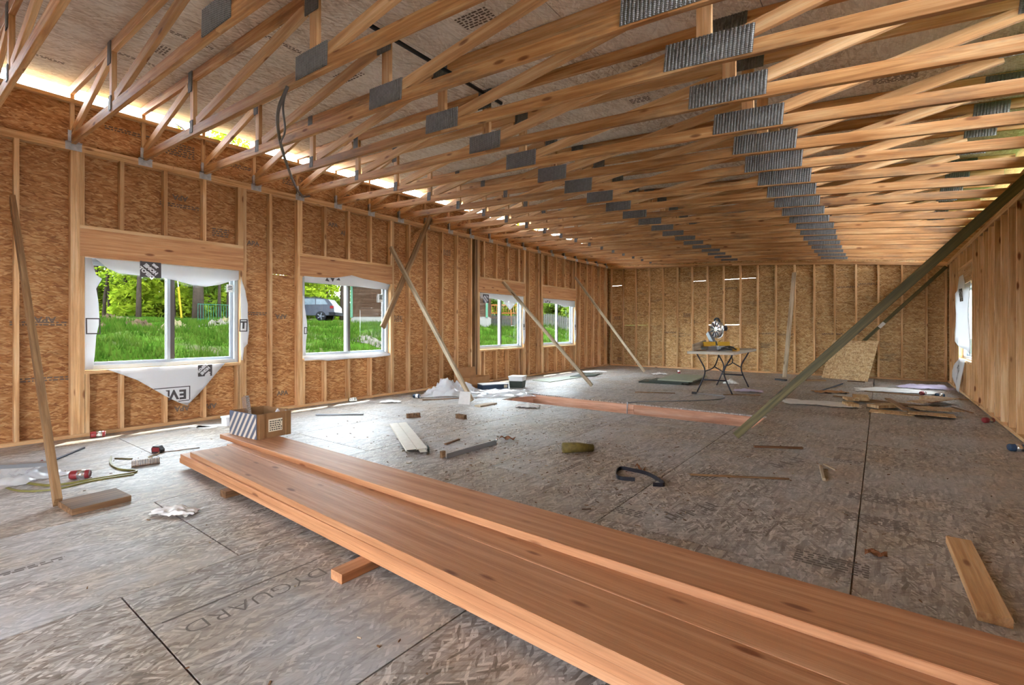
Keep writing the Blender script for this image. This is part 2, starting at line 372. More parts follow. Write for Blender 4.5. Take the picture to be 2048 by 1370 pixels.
    def grid(s, fn, nu, nv, mi=0):
        vs_ = [fn(i / nu, j / nv) for j in range(nv + 1) for i in range(nu + 1)]
        fs = [(j * (nu + 1) + i, j * (nu + 1) + i + 1, (j + 1) * (nu + 1) + i + 1, (j + 1) * (nu + 1) + i) for j in range(nv) for i in range(nu)]
        return s.add(vs_, fs, mi)
    def mesh(s, name, mats=None):
        me = bpy.data.meshes.new(name); me.from_pydata(s.v, [], s.f)
        for m in (mats or []): me.materials.append(m)
        if mats and len(mats) > 1: me.polygons.foreach_set('material_index', s.mi)
        me.update(); return me
    def build(s, name, mat, parent=None, M=None, smooth=False):
        mats = mat if isinstance(mat, (list, tuple)) else [mat]
        me = s.mesh(name, mats)
        if smooth:
            for p in me.polygons: p.use_smooth = True
        return obj(name, me, None, parent, M)
def frame(xa, ya, za, o):
    M = Matrix((xa, ya, za)).transposed().to_4x4(); M.translation = o; return M
def axes(p0, p1, up=(0, 0, 1)):
    x = (Vector(p1) - Vector(p0)).normalized(); up = Vector(up)
    if abs(x.dot(up)) > 0.999: up = Vector((0, 1, 0))
    y = up.cross(x).normalized(); z = x.cross(y); return x, y, z
BOARDS = {}
def board(name, p0, p1, w, t, mat, parent=None, up=(0, 0, 1), ch=0.0025):
    """a sawn board from p0 to p1: w across, t along 'up'; local X runs along the grain"""
    p0 = Vector(p0); p1 = Vector(p1); L = (p1 - p0).length
    key = (round(L, 3), round(w, 4), round(t, 4), ch)
    if key not in BOARDS:
        BOARDS[key] = MB().box((-L / 2, -w / 2, -t / 2), (L / 2, w / 2, t / 2), ch=ch).mesh('board')
    me = BOARDS[key]
    x, y, z = axes(p0, p1, up)
    o = bpy.data.objects.new(name, me)
    if not me.materials: me.materials.append(mat)
    link(o, parent, frame(x, y, z, (p0 + p1) / 2))
    if me.materials[0] != mat:
        o.material_slots[0].link = 'OBJECT'; o.material_slots[0].material = mat
    return o
def rect_minus(rects, holes):
    out = list(rects)
    for (a0, a1, b0, b1) in holes:
        nxt = []
        for (x0, x1, y0, y1) in out:
            if a1 <= x0 or a0 >= x1 or b1 <= y0 or b0 >= y1: nxt.append((x0, x1, y0, y1)); continue
            if y0 < b0: nxt.append((x0, x1, y0, b0))
            if y1 > b1: nxt.append((x0, x1, b1, y1))
            m0, m1 = max(y0, b0), min(y1, b1)
            if x0 < a0: nxt.append((x0, a0, m0, m1))
            if x1 > a1: nxt.append((a1, x1, m0, m1))
        out = nxt
    return out
def text_mesh(body, size, bold=0.0):
    cu = bpy.data.curves.new('print', 'FONT'); cu.body = body; cu.size = size; cu.align_x = 'CENTER'; cu.align_y = 'CENTER'; cu.offset = bold
    cu.resolution_u = 3
    o = bpy.data.objects.new('print', cu); C.objects.link(o)
    me = bpy.data.meshes.new_from_object(o); bpy.data.objects.remove(o); bpy.data.curves.remove(cu)
    return me
def hash01(*a):
    return random.Random(repr(a)).random()
ORD = ['first', 'second', 'third', 'fourth', 'fifth', 'sixth', 'seventh', 'eighth', 'ninth', 'tenth', 'eleventh', 'twelfth', 'thirteenth', 'fourteenth',
       'fifteenth', 'sixteenth', 'seventeenth', 'eighteenth', 'nineteenth', 'twentieth', 'twenty-first', 'twenty-second', 'twenty-third', 'twenty-fourth', 'twenty-fifth', 'twenty-sixth', 'twenty-seventh', 'twenty-eighth']

# ================================================================== THE SETTING
# ------------------------------------------------------------------ floor
PIT = (-4.80, -1.15, 6.02, 6.90)
SH = 0.011
fm = MB()
for (x0, x1, y0, y1) in rect_minus([(XL - SD, XR + SD, YF, YB + SD)], [PIT]):
    fm.box((x0, y0, -0.30), (x1, y1, -0.0185))
floor = fm.build('floor', M_DARKW); struct(floor, 'strand board subfloor with open joints between its sheets')
cols = [-6.689, -6.20, -4.98, -3.76, -2.54, -1.32, -0.10, 1.12, XR + SD]
joint0 = [0.3, 1.5, 0.3, 1.09, 0.62, 2.61, 3.40, 1.2]
for (xa, xb), j in zip(zip(cols, cols[1:]), joint0):
    ys = [YF]; y = j
    while y - 2.44 > YF: y -= 2.44
    while y < YB + SD: ys.append(y); y += 2.44
    ys.append(YB + SD)
    for ya, yb in zip(ys, ys[1:]):
        if yb - ya < 0.05: continue
        g = 0.0035
        rs = rect_minus([(xa + g, xb - g, ya + g, yb - g)], [PIT])
        if not rs: continue
        cx, cy = (xa + xb) / 2, (ya + yb) / 2
        mb = MB()
        for (x0, x1, y0, y1) in rs: mb.box((y0 - cy, -(x1 - cx), -0.018), (y1 - cy, -(x0 - cx), 0.0))
        mb.build('floor_panel', M_OSBF, floor, frame(Vector((0, 1, 0)), Vector((-1, 0, 0)), Vector((0, 0, 1)), (cx, cy, 0)))
# the framed stairwell opening
px0, px1, py0, py1 = PIT
ZR = -0.30
cut = 0.022
board('rim_board', (px0, py1 + 0.019 - 0.03, -0.16), (px0 + 1.86, py1 + 0.019 - 0.03, -0.16), ST, 0.286, M_PINK, floor)
board('rim_board', (px0 + 1.864, py1 - 0.011, -0.16), (px1, py1 - 0.011, -0.16), ST, 0.286, M_PINK, floor)
board('rim_board', (px0, py0 + 0.011, -0.16), (px1, py0 + 0.011, -0.16), ST, 0.286, M_PINK, floor)
board('rim_board', (px0 + 0.011, py0, -0.16), (px0 + 0.011, py1, -0.16), ST, 0.286, M_PINK, floor)
board('rim_board', (px1 - 0.011, py0, -0.16), (px1 - 0.011, py1, -0.16), ST, 0.286, M_PINK, floor)
sl = MB().box((XL, YF, -2.62), (XR, YB, -2.5)).build('basement_floor', M_CONC); struct(sl, 'dim concrete basement floor below the stair opening')

fw = MB()  # added unseen walls, stop daylight leaking up through the stair opening
for a, b in (((XL - .1, YF, -2.62), (XL - .02, YB, -.31)), ((XR + .02, YF, -2.62), (XR + .1, YB, -.31)), ((XL, YF - .08, -2.62), (XR, YF, -.31)), ((XL, YB, -2.62), (XR, YB + .08, -.31))): fw.box(a, b)
struct(fw.build('basement_wall_added', M_CONC), 'added concrete wall round the basement, shutting out light from below')
# printed marks on sheets: a mesh laid a hair above its sheet
def mark(me, mat, parent, M): return obj('printed_mark', me.copy() if me.users > 99999 else me, mat, parent, M)
T_APA = text_mesh('APA', 0.085, 0.003)
def dashes(w, h, rows, seed):
    rg = random.Random(seed); mb = MB()
    for r in range(rows):
        x = -w / 2; y = h / 2 - (r + .5) * h / rows
        while x < w / 2:
            L = rg.uniform(0.012, 0.045)
            mb.add([(x, y - h / rows * .3, 0), (min(x + L, w / 2), y - h / rows * .3, 0), (min(x + L, w / 2), y + h / rows * .3, 0), (x, y + h / rows * .3, 0)], [(0, 1, 2, 3)])
            x += L + rg.uniform(0.006, 0.02)
    return mb.mesh('printed_mark')
D1 = dashes(0.42, 0.05, 2, 1); D2 = dashes(0.20, 0.11, 4, 2); D3 = dashes(0.30, 0.16, 6, 3)
UPZ = Vector((0, 0, 1))
def floor_mark(me, x, y, rz, mat=M_INKW):
    mark(me, mat, floor, Matrix.Translation((x, y, 0.0012)) @ Matrix.Rotation(R(rz), 4, 'Z'))
floor_mark(text_mesh('DYGUARD', 0.12, -0.002), -2.07, 0.98, -90)
floor_mark(MB().box((-0.32, -0.004, 0), (0.32, 0.004, 0.0004)).mesh('printed_mark'), -2.19, 0.98, -90)
for x, y, rz, me in ((-0.19, 2.78, 0, D3), (-0.02, 3.55, 0, D3), (-0.02, 4.0, 0, D3), (-0.22, 5.0, 0, D2), (-0.22, 5.5, 0, D2), (-1.23, 2.8, 0, D2), (-1.05, 3.9, 80, D3),
                     (-3.2, 0.35, 90, D1), (-3.05, 1.6, 90, D1), (-2.0, 3.4, 90, D1)):
    floor_mark(me, x, y, rz)
mb = MB(); rg = random.Random(5)
for i in range(16):
    t = i / 16; mb.box((-0.02 + rg.uniform(-.05, .05), -0.22 + t * 0.44, 0), (rg.uniform(0.02, .07), -0.22 + t * 0.44 + rg.uniform(.008, .022), 0.0005))
floor_mark(mb.mesh('printed_mark'), -0.93, 3.05, -25); floor_mark(mb.mesh('printed_mark'), -0.62, 4.65, -20)

# ------------------------------------------------------------------ left wall
WIN = [(1.27, 2.888), (3.66, 5.305), (7.53, 9.165), (9.90, 11.547)]
Z_SILL, Z_HEAD, Z_HTOP = 0.69, 1.885, 2.171
ZTP = 3.035                                    # top of the double top plate
wallL = empty('wall_left', (XL, 6, 0)); struct(wallL, 'left stud wall sheathed outside with strand board, four windows')
xc = XL - SD / 2
Yv = Vector((0, 1, 0)); Xv = Vector((1, 0, 0))
def upright(x, y, z0, z1, parent, mat, along='Y', name='stud'):
    # stud: narrow face (38 mm) along the wall, 89 mm through it
    up = (0, 1, 0) if along == 'Y' else (1, 0, 0)
    return board(name, (x, y, z0), (x, y, z1), SD, ST, mat, parent, up)
def lying(p0, p1, parent, mat, name='plate', w=SD): return board(name, p0, p1, w, ST, mat, parent)
for (ya, yb) in ((YF, 3.2), (3.203, 8.0), (8.003, YB)):
    lying((xc, ya, ST / 2), (xc, yb, ST / 2), wallL, M_STUD, 'bottom_plate')
for (ya, yb), zz in (((YF, 2.1), 0), ((2.103, 6.9), 0), ((6.903, YB), 0), ((YF, 4.4), 1), ((4.403, 9.3), 1), ((9.303, YB), 1)):
    z = ZTP - ST / 2 - zz * ST
    lying((xc, ya, z), (xc, yb, z), wallL, M_STUD, 'top_plate')
ZS1 = ZTP - 2 * ST
lay = [0.808 + LAY * k for k in range(-9, 32)]
def in_win(y): return any(a - 0.05 < y < b + 0.05 for a, b in WIN)
for y in lay:
    if y < YF + 0.03 or y > YB - 0.03: continue
    if not in_win(y): upright(xc, y, ST, ZS1, wallL, M_STUD)
    else:
        for a, b in WIN:
            if a + 0.045 < y < b - 0.045:
                upright(xc, y, Z_HTOP + ST, ZS1, wallL, M_STUD, name='cripple_stud')
                upright(xc, y, ST, Z_SILL - ST, wallL, M_STUD, name='cripple_stud')
for i, (a, b) in enumerate(WIN):
    for s, e in ((-1, a), (1, b)):
        upright(xc, e + s * ST / 2, ST, ZS1, wallL, M_STUD, name='king_stud')
        upright(xc, e - s * ST / 2, ST, Z_HEAD, wallL, M_STUD, name='jack_stud')
        upright(xc, e - s * (ST * 1.5 + 0.003), ST, Z_SILL - ST, wallL, M_STUD, name='cripple_stud')
        upright(xc, e - s * ST / 2, Z_HTOP + ST, ZS1, wallL, M_STUD, name='cripple_stud')
    board('header', (xc, a, (Z_HEAD + Z_HTOP) / 2), (xc, b, (Z_HEAD + Z_HTOP) / 2), SD, Z_HTOP - Z_HEAD, M_HEAD, wallL)
    lying((xc, a, Z_HTOP + ST / 2), (xc, b, Z_HTOP + ST / 2), wallL, M_STUD, 'header_plate')
    lying((xc, a + ST, Z_SILL - ST / 2), (xc, b - ST, Z_SILL - ST / 2), wallL, M_STUD, 'sill_plate')
upright(xc, 7.34 + 0.09, ST, ZS1, wallL, M_BRACE); upright(xc, 7.34 + 0.13, ST, ZS1, wallL, M_DARKW)
holesL = [(a + ST, b - ST, Z_SILL, Z_HEAD) for a, b in WIN] + [(3.30, 3.52, 1.878, 1.884), (6.60, 6.82, 1.878, 1.883), (6.58, 6.76, 0.66, 0.667)]
def panels(parent, mat, u0, u1, rows, holes, toM, first=(0.6, 1.8, 1.2, 0.3), topf=None, width=2.44):
    for r, (z0, z1) in enumerate(rows):
        ys = [u0]; y = u0 + first[r % len(first)]
        while y < u1 - 0.05: ys.append(y); y += width
        ys.append(u1)
        for ya, yb in zip(ys, ys[1:]):
            rs = rect_minus([(ya, yb, z0, z1)], holes)
            if not rs: continue
            cy, cz = (ya + yb) / 2, (z0 + z1) / 2
            mb = MB()
            for (a, b, c, d) in rs:
                if topf:
                    da, db = min(d, topf(a)), min(d, topf(b))
                    if max(da, db) <= c: continue
                    da, db = max(da, c + 1e-4), max(db, c + 1e-4)
                    mb.prism([(a - cy, c - cz), (b - cy, c - cz), (b - cy, db - cz), (a - cy, da - cz)], -SH, 0)
                else: mb.box((a - cy, c - cz, -SH), (b - cy, d - cz, 0))
            if mb.v: mb.build('sheathing_panel', mat, parent, toM(cy, cz))
toL = lambda u, z: frame(Vector((0, 1, 0)), Vector((0, 0, 1)), Vector((1, 0, 0)), (XL - SD, u, z))
panels(wallL, M_OSBW, YF, YB + SD, [(-0.55, 0.663), (0.663, 1.883), (1.883, 3.103), (3.103, 3.465)], holesL, toL)
lying((XL - SD + 0.02, YF, 3.484), (XL - SD + 0.02, 5.5, 3.484), wallL, M_RSTUD, 'eave_plate'); lying((XL - SD + 0.02, 5.503, 3.484), (XL - SD + 0.02, YB, 3.484), wallL, M_RSTUD, 'eave_plate')
def wall_mark(me, y, z, mat=M_INKF, rot=0, flip=False):
    # lies on the sheathing, read from inside the room
    F = frame(Vector((0, 1, 0)), Vector((0, 0, 1)), Vector((1, 0, 0)), (XL - SD + 0.0012, y, z))
    mark(me, mat, wallL, F @ Matrix.Rotation(R(rot), 4, 'Z'))
for y, z, r in ((2.2, 2.70, 180), (2.22, 0.17, 180), (2.52, 0.16, 180), (4.24, 2.72, 0), (4.45, 2.62, 0), (3.43, 1.30, 180), (1.02, 1.22, 180), (3.05, 2.27, 0), (3.45, 0.22, 0)):
    wall_mark(T_APA, y, z, rot=r)
for y, z, me in ((0.98, 1.18, D1), (3.05, 1.33, D1), (1.7, 3.32, D1), (2.2, 3.27, D3), (2.95, 3.25, D1), (3.6, 3.25, D3), (2.65, 2.35, D2), (4.5, 3.22, D1), (2.2, 2.6, D1), (1.05, 0.62, D1), (5.5, 1.3, D2), (6.7, 2.6, D2), (0.45, 1.25, D1)):
    wall_mark(me, y, z)

# ------------------------------------------------------------------ back wall
wallB = empty('wall_back', (-2.7, YB, 0)); struct(wallB, 'far stud wall of closely spaced studs over stained strand board')
yc = YB + SD / 2
def ztop(x): return zb(x) - 0.004
lying((XL, yc, ST / 2), (-2.2, yc, ST / 2), wallB, M_STUD, 'bottom_plate'); lying((-2.197, yc, ST / 2), (XR, yc, ST / 2), wallB, M_STUD, 'bottom_plate')
for (xa, za), (xb, zz) in zip(KN, KN[1:]):
    xa = max(xa, XL); xb = min(xb, XR)
    for k in (0, 1):
        lying((xa, yc, ztop(xa) - ST * (k + .5)), (xb, yc, ztop(xb) - ST * (k + .5)), wallB, M_STUD, 'top_plate')
for i in range(19):
    x = -6.625 + 0.015 + 0.0 + (i * 0.4115) + (0.03 if i == 0 else 0)
    upright(max(x, XL + 0.02), yc, ST, ztop(x) - 2 * ST - 0.002, wallB, M_RSTUD if i > 2 else M_STUD, along='X')
upright(XR - 0.02, yc, ST, ztop(XR) - 2 * ST - 0.002, wallB, M_STUD, along='X')
slots = [(-6.58, -6.24, 2.436, 2.4405), (-6.16, -5.80, 1.226, 1.2305), (-5.76, -5.40, 1.226, 1.230), (-3.72, -3.37, 1.226, 1.231), (-3.31, -2.95, 1.226, 1.2305),
         (-4.15, -3.79, 2.438, 2.4405), (-3.31, -2.95, 2.436, 2.441), (-2.9, -2.55, 2.438, 2.4405)]
toB = lambda u, z: frame(Vector((1, 0, 0)), Vector((0, 0, 1)), Vector((0, -1, 0)), (u, YB + SD, z))
panels(wallB, M_OSBB, XL - SD, XR + SD, [(-0.55, 0.0), (0.0, 1.226), (1.226, 2.44), (2.44, 3.6)], slots, toB, first=(1.2, 1.8, 0.6, 1.8), topf=lambda x: ztop(x) + DEPTH - 0.05)
def back_mark(me, x, z, rot=0):
    mark(me, M_INKF, wallB, frame(Vector((1, 0, 0)), Vector((0, 0, 1)), Vector((0, -1, 0)), (x, YB + SD - 0.0012, z)) @ Matrix.Rotation(R(rot), 4, 'Z'))
for x, z, me in ((-4.75, 1.02, D1), (-4.3, 1.5, D2), (-3.2, 2.2, D1), (-2.3, 1.0, D1), (-1.9, 0.98, D1), (-0.6, 2.1, D1), (-0.2, 2.15, D1), (-6.4, 1.45, D2), (-6.3, 0.2, D2), (-0.9, 1.0, D1)):
    back_mark(me, x, z)

# ------------------------------------------------------------------ right wall
wallR = empty('wall_right', (XR, 8, 0)); struct(wallR, 'right stud wall of pale knotty studs with one window')
xr = XR + SD / 2
YR0 = YF
WR = (10.24, 11.87); ZR1 = 0.60; ZR2 = 1.88
zr = zb(XR) - 0.003
for (ya, yb) in ((YR0, 7.3), (7.303, YB)): lying((xr, ya, ST / 2), (xr, yb, ST / 2), wallR, M_RSTUD, 'bottom_plate')
for k in (0, 1):
    for (ya, yb) in ((YR0, 6.0 + k), (6.003 + k, YB)): lying((xr, ya, zr - ST * (k + .5)), (xr, yb, zr - ST * (k + .5)), wallR, M_RSTUD, 'top_plate')
zr2 = zr - 2 * ST
for i in range(44):
    y = YR0 + 0.02 + i * LAY
    if y > YB - 0.03: break
    if WR[0] - 0.06 < y < WR[1] + 0.06:
        if WR[0] + 0.045 < y < WR[1] - 0.045:
            upright(xr, y, Z_HTOP + ST, zr2, wallR, M_RSTUD, name='cripple_stud'); upright(xr, y, ST, ZR1 - ST, wallR, M_RSTUD, name='cripple_stud')
    else: upright(xr, y, ST, zr2, wallR, M_RSTUD)
for s, e in ((-1, WR[0]), (1, WR[1])):
    upright(xr, e + s * ST / 2, ST, zr2, wallR, M_RSTUD, name='king_stud'); upright(xr, e - s * ST / 2, ST, ZR2, wallR, M_RSTUD, name='jack_stud')
board('header', (xr, WR[0], (ZR2 + Z_HTOP) / 2), (xr, WR[1], (ZR2 + Z_HTOP) / 2), SD, Z_HTOP - ZR2, M_RSTUD, wallR)
lying((xr, WR[0], Z_HTOP + ST / 2), (xr, WR[1], Z_HTOP + ST / 2), wallR, M_RSTUD, 'header_plate'); lying((xr, WR[0] + ST, ZR1 - ST / 2), (xr, WR[1] - ST, ZR1 - ST / 2), wallR, M_RSTUD, 'sill_plate')
toR = lambda u, z: frame(Vector((0, 1, 0)), Vector((0, 0, -1)), Vector((-1, 0, 0)), (XR + SD, u, z))
def toR(u, z): return frame(Vector((0, -1, 0)), Vector((0, 0, 1)), Vector((-1, 0, 0)), (XR + SD, u, z))
# mirrored in u: give the panels negative u
for r, (z0, z1) in enumerate([(-0.55, 0.66), (0.66, 1.88), (1.88, 2.83)]):  # top row kept low: the gap left under the eave lets daylight in
    ys = [YR0 - 0.02]; y = YR0 + (0.9, 2.1, 0.4)[r]
    while y < YB: ys.append(y); y += 2.44
    ys.append(YB + SD)
    for ya, yb in zip(ys, ys[1:]):
        rs = rect_minus([(ya, yb, z0, z1)], [(WR[0] + ST, WR[1] - ST, ZR1, ZR2)])
        if not rs: continue
        cy, cz = (ya + yb) / 2, (z0 + z1) / 2; mb = MB()
        for (a, b, c, d) in rs: mb.box((-(b - cy), c - cz, -SH), (-(a - cy), d - cz, 0))
        mb.build('sheathing_panel', M_OSBW, wallR, toR(cy, cz))

# ------------------------------------------------------------------ added end wall behind the camera, doorway sized for the daylight it admits
wallF = empty('wall_front_added', (-2.7, YF, 0)); struct(wallF, 'added stud wall behind the camera with an invented doorway letting in daylight')
yf = YF - SD / 2; DO = (-2.3, -1.0, 2.1)
for xa, xb in ((XL, DO[0]), (DO[1], XR)): lying((xa, yf, ST / 2), (xb, yf, ST / 2), wallF, M_STUD, 'bottom_plate')
for (xa, za), (xb, zz) in zip(KN, KN[1:]):
    xa = max(xa, XL); xb = min(xb, XR); lying((xa, yf, ztop(xa) - ST / 2), (xb, yf, ztop(xb) - ST / 2), wallF, M_STUD, 'top_plate')
for i in range(20):
    x = XL + 0.02 + i * 0.4064
    if x > XR: break
    upright(x, yf, DO[2] if DO[0] - .05 < x < DO[1] + .05 else ST, ztop(x) - ST - .002, wallF, M_STUD, along='X')
toF = lambda u, z: frame(Vector((-1, 0, 0)), Vector((0, 0, 1)), Vector((0, 1, 0)), (-u, YF - SD, z))
panels(wallF, M_OSBW, -(XR + SD), -(XL - SD), [(-0.55, 0.66), (0.66, 1.88), (1.88, 3.6)], [(-DO[1], -DO[0], -0.02, DO[2])], toF, topf=lambda u: ztop(-u) + DEPTH - .05)

# ------------------------------------------------------------------ roof deck
ceil = empty('ceiling', (-2.7, 6, 3.5)); struct(ceil, 'underside of the strand board roof deck above the trusses')
def zdeck(x): return zb(x) + DEPTH + 0.003
xs = [-6.735]; 
while xs[-1] + 1.22 < 1.5: xs.append(xs[-1] + 1.22)
xs.append(1.55)
DECK = []
for r, (xa, xb) in enumerate(zip(xs, xs[1:])):
    ys = [YF - 0.05]; y = YF + (1.9, 0.7)[r % 2]
    while y < YB + 0.2: ys.append(y); y += 2.44
    ys.append(YB + 0.25)
    for ya, yb in zip(ys, ys[1:]):
        g = 0.002; cx, cy = (xa + xb) / 2, (ya + yb) / 2
        xk = [xa + g] + [k[0] for k in KN[1:-1] if xa + g < k[0] < xb - g] + [xb - g]
        zc = zdeck(cx); mb = MB()
        for x0, x1 in zip(xk, xk[1:]):
            z0, z1 = zdeck(x0) - zc, zdeck(x1) - zc; u0, u1 = x0 - cx, x1 - cx; v0, v1 = ya + g - cy, yb - g - cy
            # local X along the sheet (world Y), local Y = -world X
            P = lambda u, v, z: (v, -u, z)
            mb.add([P(u0, v0, z0), P(u1, v0, z1), P(u1, v1, z1), P(u0, v1, z0), P(u0, v0, z0 + SH), P(u1, v0, z1 + SH), P(u1, v1, z1 + SH), P(u0, v1, z0 + SH)],
                   [(0, 3, 2, 1), (4, 5, 6, 7), (0, 1, 5, 4), (1, 2, 6, 5), (2, 3, 7, 6), (3, 0, 4, 7)])
        DECK.append(mb.build('roof_panel', M_OSBR, ceil, frame(Vector((0, 1, 0)), Vector((-1, 0, 0)), Vector((0, 0, 1)), (cx, cy, zc))))
fe = MB(); xk = [xs[0]] + [k[0] for k in KN[1:-1]] + [1.55]
for x0, x1 in zip(xk, xk[1:]):
    y0, y1 = YF - .05, YB + .25; z0, z1 = zdeck(x0) + SH + .001, zdeck(x1) + SH + .001
    fe.add([(x0, y0, z0), (x1, y0, z1), (x1, y1, z1), (x0, y1, z0), (x0, y0, z0 + .004), (x1, y0, z1 + .004), (x1, y1, z1 + .004), (x0, y1, z0 + .004)], [(0, 3, 2, 1), (4, 5, 6, 7), (0, 1, 5, 4), (1, 2, 6, 5), (2, 3, 7, 6), (3, 0, 4, 7)])
fe.build('seam_light_blocker', M_BLACK, ceil)  # added dark sheet above the deck, keeps daylight out of the joints
def deck_mark(me, x, y, rz=0):
    sl_ = (zdeck(x + .01) - zdeck(x - .01)) / .02; ex = Vector((1, 0, sl_)).normalized(); ey = Vector((0, -1, 0)); ez = ex.cross(ey)
    mark(me, M_INKF, ceil, frame(ex, ey, ez, (x, y, zdeck(x) - 0.0015)) @ Matrix.Rotation(R(rz), 4, 'Z'))
for x, y, rz, me in ((-6.1, 0.85, 90, D1), (-5.4, 1.5, 90, D1), (-4.6, 1.55, 90, D1), (-5.0, 1.5, 0, D2), (-4.0, 2.1, 90, D1), (-4.0, 2.7, 0, D3), (-2.6, 2.1, 0, D3), (-2.4, 2.7, 0, D3), (-1.3, 2.75, 0, D3), (-0.7, 3.35, 0, D3), (0.35, 3.9, 0, D3), (-1.6, 4.0, 0, D2), (-1.9, 4.6, 0, D2), (0.1, 5.2, 0, D3)):
    deck_mark(me, x, y, rz)

# ------------------------------------------------------------------ windows
def window(n, x_in, y0, y1, z0, z1, s, label, dark=False):
    """s=+1: the room lies towards +X of the frame"""
    w = empty('window_%d' % n, (x_in, (y0 + y1) / 2, z0)); struct(w, label)
    xo, xi = x_in - s * 0.085, x_in - s * 0.010
    a, b = min(xo, xi), max(xo, xi); t = 0.042
    mb = MB()
    for (p, q) in (((a, y0, z0), (b, y1, z0 + t)), ((a, y0, z1 - t), (b, y1, z1)), ((a, y0, z0 + t), (b, y0 + t, z1 - t)), ((a, y1 - t, z0 + t), (b, y1, z1 - t))): mb.box(p, q)
    mb.build('window_frame', M_VINYL, w)
    ym = (y0 + y1) / 2; st = 0.034
    for k, (ya, yb, xs_) in enumerate(((y0 + t, ym + 0.02, 0.022), (ym - 0.02, y1 - t, 0.052))):
        xa = xi - s * xs_; lo, hi = min(xa, xa - s * 0.024), max(xa, xa - s * 0.024)
        mb = MB(); c, d = z0 + t, z1 - t
        for (p, q) in (((lo, ya, c), (hi, yb, c + st)), ((lo, ya, d - st), (hi, yb, d)), ((lo, ya, c + st), (hi, ya + st, d - st)), ((lo, yb - st, c + st), (hi, yb, d - st))): mb.box(p, q)
        sash = mb.build('sash', M_VINYL, w)
        if dark and k == 1:
            MB().box((lo - .001, ya + st, c + st), (hi + .012, ya + st + 0.055, d - st)).build('meeting_stile', M_DSTILE, sash)
        mx_ = (lo + hi) / 2
        MB().box((mx_ - 0.002, ya + st, c + st), (mx_ + 0.002, yb - st, d - st)).build('pane', M_GLASS, sash)
    return w
WL_ = ['nearest left window with a wide white flap under its sill', 'second left window with a car seen through it', 'third left window behind a leaning brace', 'farthest left window beside the back corner']
for i, (a, b) in enumerate(WIN): window(i + 1, XL - 0.055, a + ST + 0.004, b - ST - 0.004, Z_SILL + 0.004, Z_HEAD - 0.004, 1, WL_[i], dark=True)
window(5, XR + 0.055, WR[0] + ST + 0.004, WR[1] - ST - 0.004, ZR1 + 0.004, ZR2 - 0.004, -1, 'narrow looking window in the right wall with torn white wrap')

# ================================================================== ROOF TRUSSES
def plate_mesh(w, h, pitch=0.0225, d=0.0075):
    """pressed metal connector plate: upright ridges over a flat back"""
    n = max(3, round(w / pitch)); vs_ = []; fs = []; m = 3
    prof = []
    for i in range(n):
        x = -w / 2 + w * i / n; p = w / n
        prof += [(x, 0.0012), (x + p * .22, d), (x + p * .58, d), (x + p * .8, 0.0012)]
    prof.append((w / 2, 0.0012))
    for j in range(2):
        for x, z in prof: vs_.append((x, (-h / 2, h / 2)[j], z))
    k = len(prof)
    fs = [(i, i + 1, k + i + 1, k + i) for i in range(k - 1)]
    return MB().add(vs_, fs).add([(-w / 2, -h / 2, 0), (w / 2, -h / 2, 0), (w / 2, h / 2, 0), (-w / 2, h / 2, 0)], [(3, 2, 1, 0)]).mesh('truss_plate')
def plate_mat():
    m, nt, b, out = newmat('pressed_steel_plate'); L = nt.links
    tc = nd(nt, 'ShaderNodeTexCoord')
    w = nd(nt, 'ShaderNodeTexWave', bands_direction='Y'); setin(w, Scale=30.0, Distortion=0.6, Detail=1.0); L.new(tc.outputs['Object'], w.inputs['Vector'])
    n = nd(nt, 'ShaderNodeTexNoise'); setin(n, Scale=26.0, Detail=3.0); L.new(tc.outputs['Object'], n.inputs['Vector'])
    r = ramp(nt, [(0.25, (0.09, 0.086, 0.082)), (0.7, (0.26, 0.255, 0.25))]); L.new(mixc(nt, 0.5, w.outputs[0], n.outputs[0]), r.inputs[0])
    L.new(r.outputs[0], b.inputs['Base Color']); b.inputs['Metallic'].default_value = 0.35; b.inputs['Roughness'].default_value = 0.45
    bp = nd(nt, 'ShaderNodeBump'); setin(bp, Strength=0.4, Distance=0.003); L.new(w.outputs[0], bp.inputs['Height']); L.new(bp.outputs[0], b.inputs['Normal'])
    return m
M_PLATE = plate_mat()
PL_BIG1 = plate_mesh(0.40, 0.165); PL_BIG2 = plate_mesh(0.52, 0.165); PL_TALL = plate_mesh(0.09, 0.20); PL_SM = plate_mesh(0.07, 0.12); PL_TOP = plate_mesh(0.17, 0.19); PL_MID = plate_mesh(0.24, 0.12)
X0T, X1T = -6.735, 1.235
VX = [-5.22, -3.10, -0.85, 0.80]
def slope(x): return (zb(x + .01) - zb(x - .01)) / .02
def put_plate(root, me, x, y, z, rot=0.0):
    s = slope(x); ex = Vector((1, 0, s)).normalized(); ez = Vector((0, -1, 0)); ey = ez.cross(ex)
    obj('truss_plate', me, M_PLATE, root, frame(ex, ey, ez, (x, y - ST / 2 - 0.0005, z)) @ Matrix.Rotation(rot, 4, 'Z'))
TIE = MB().box((-0.045, -0.05, 0), (0.045, 0.075, 0.002)).box((-0.065, -0.125, 0.0), (0.065, -0.045, 0.002)).box((-0.065, -0.047, 0.0), (0.065, -0.045, 0.035)).mesh('hurricane_tie')
K0, K1 = -6, 20
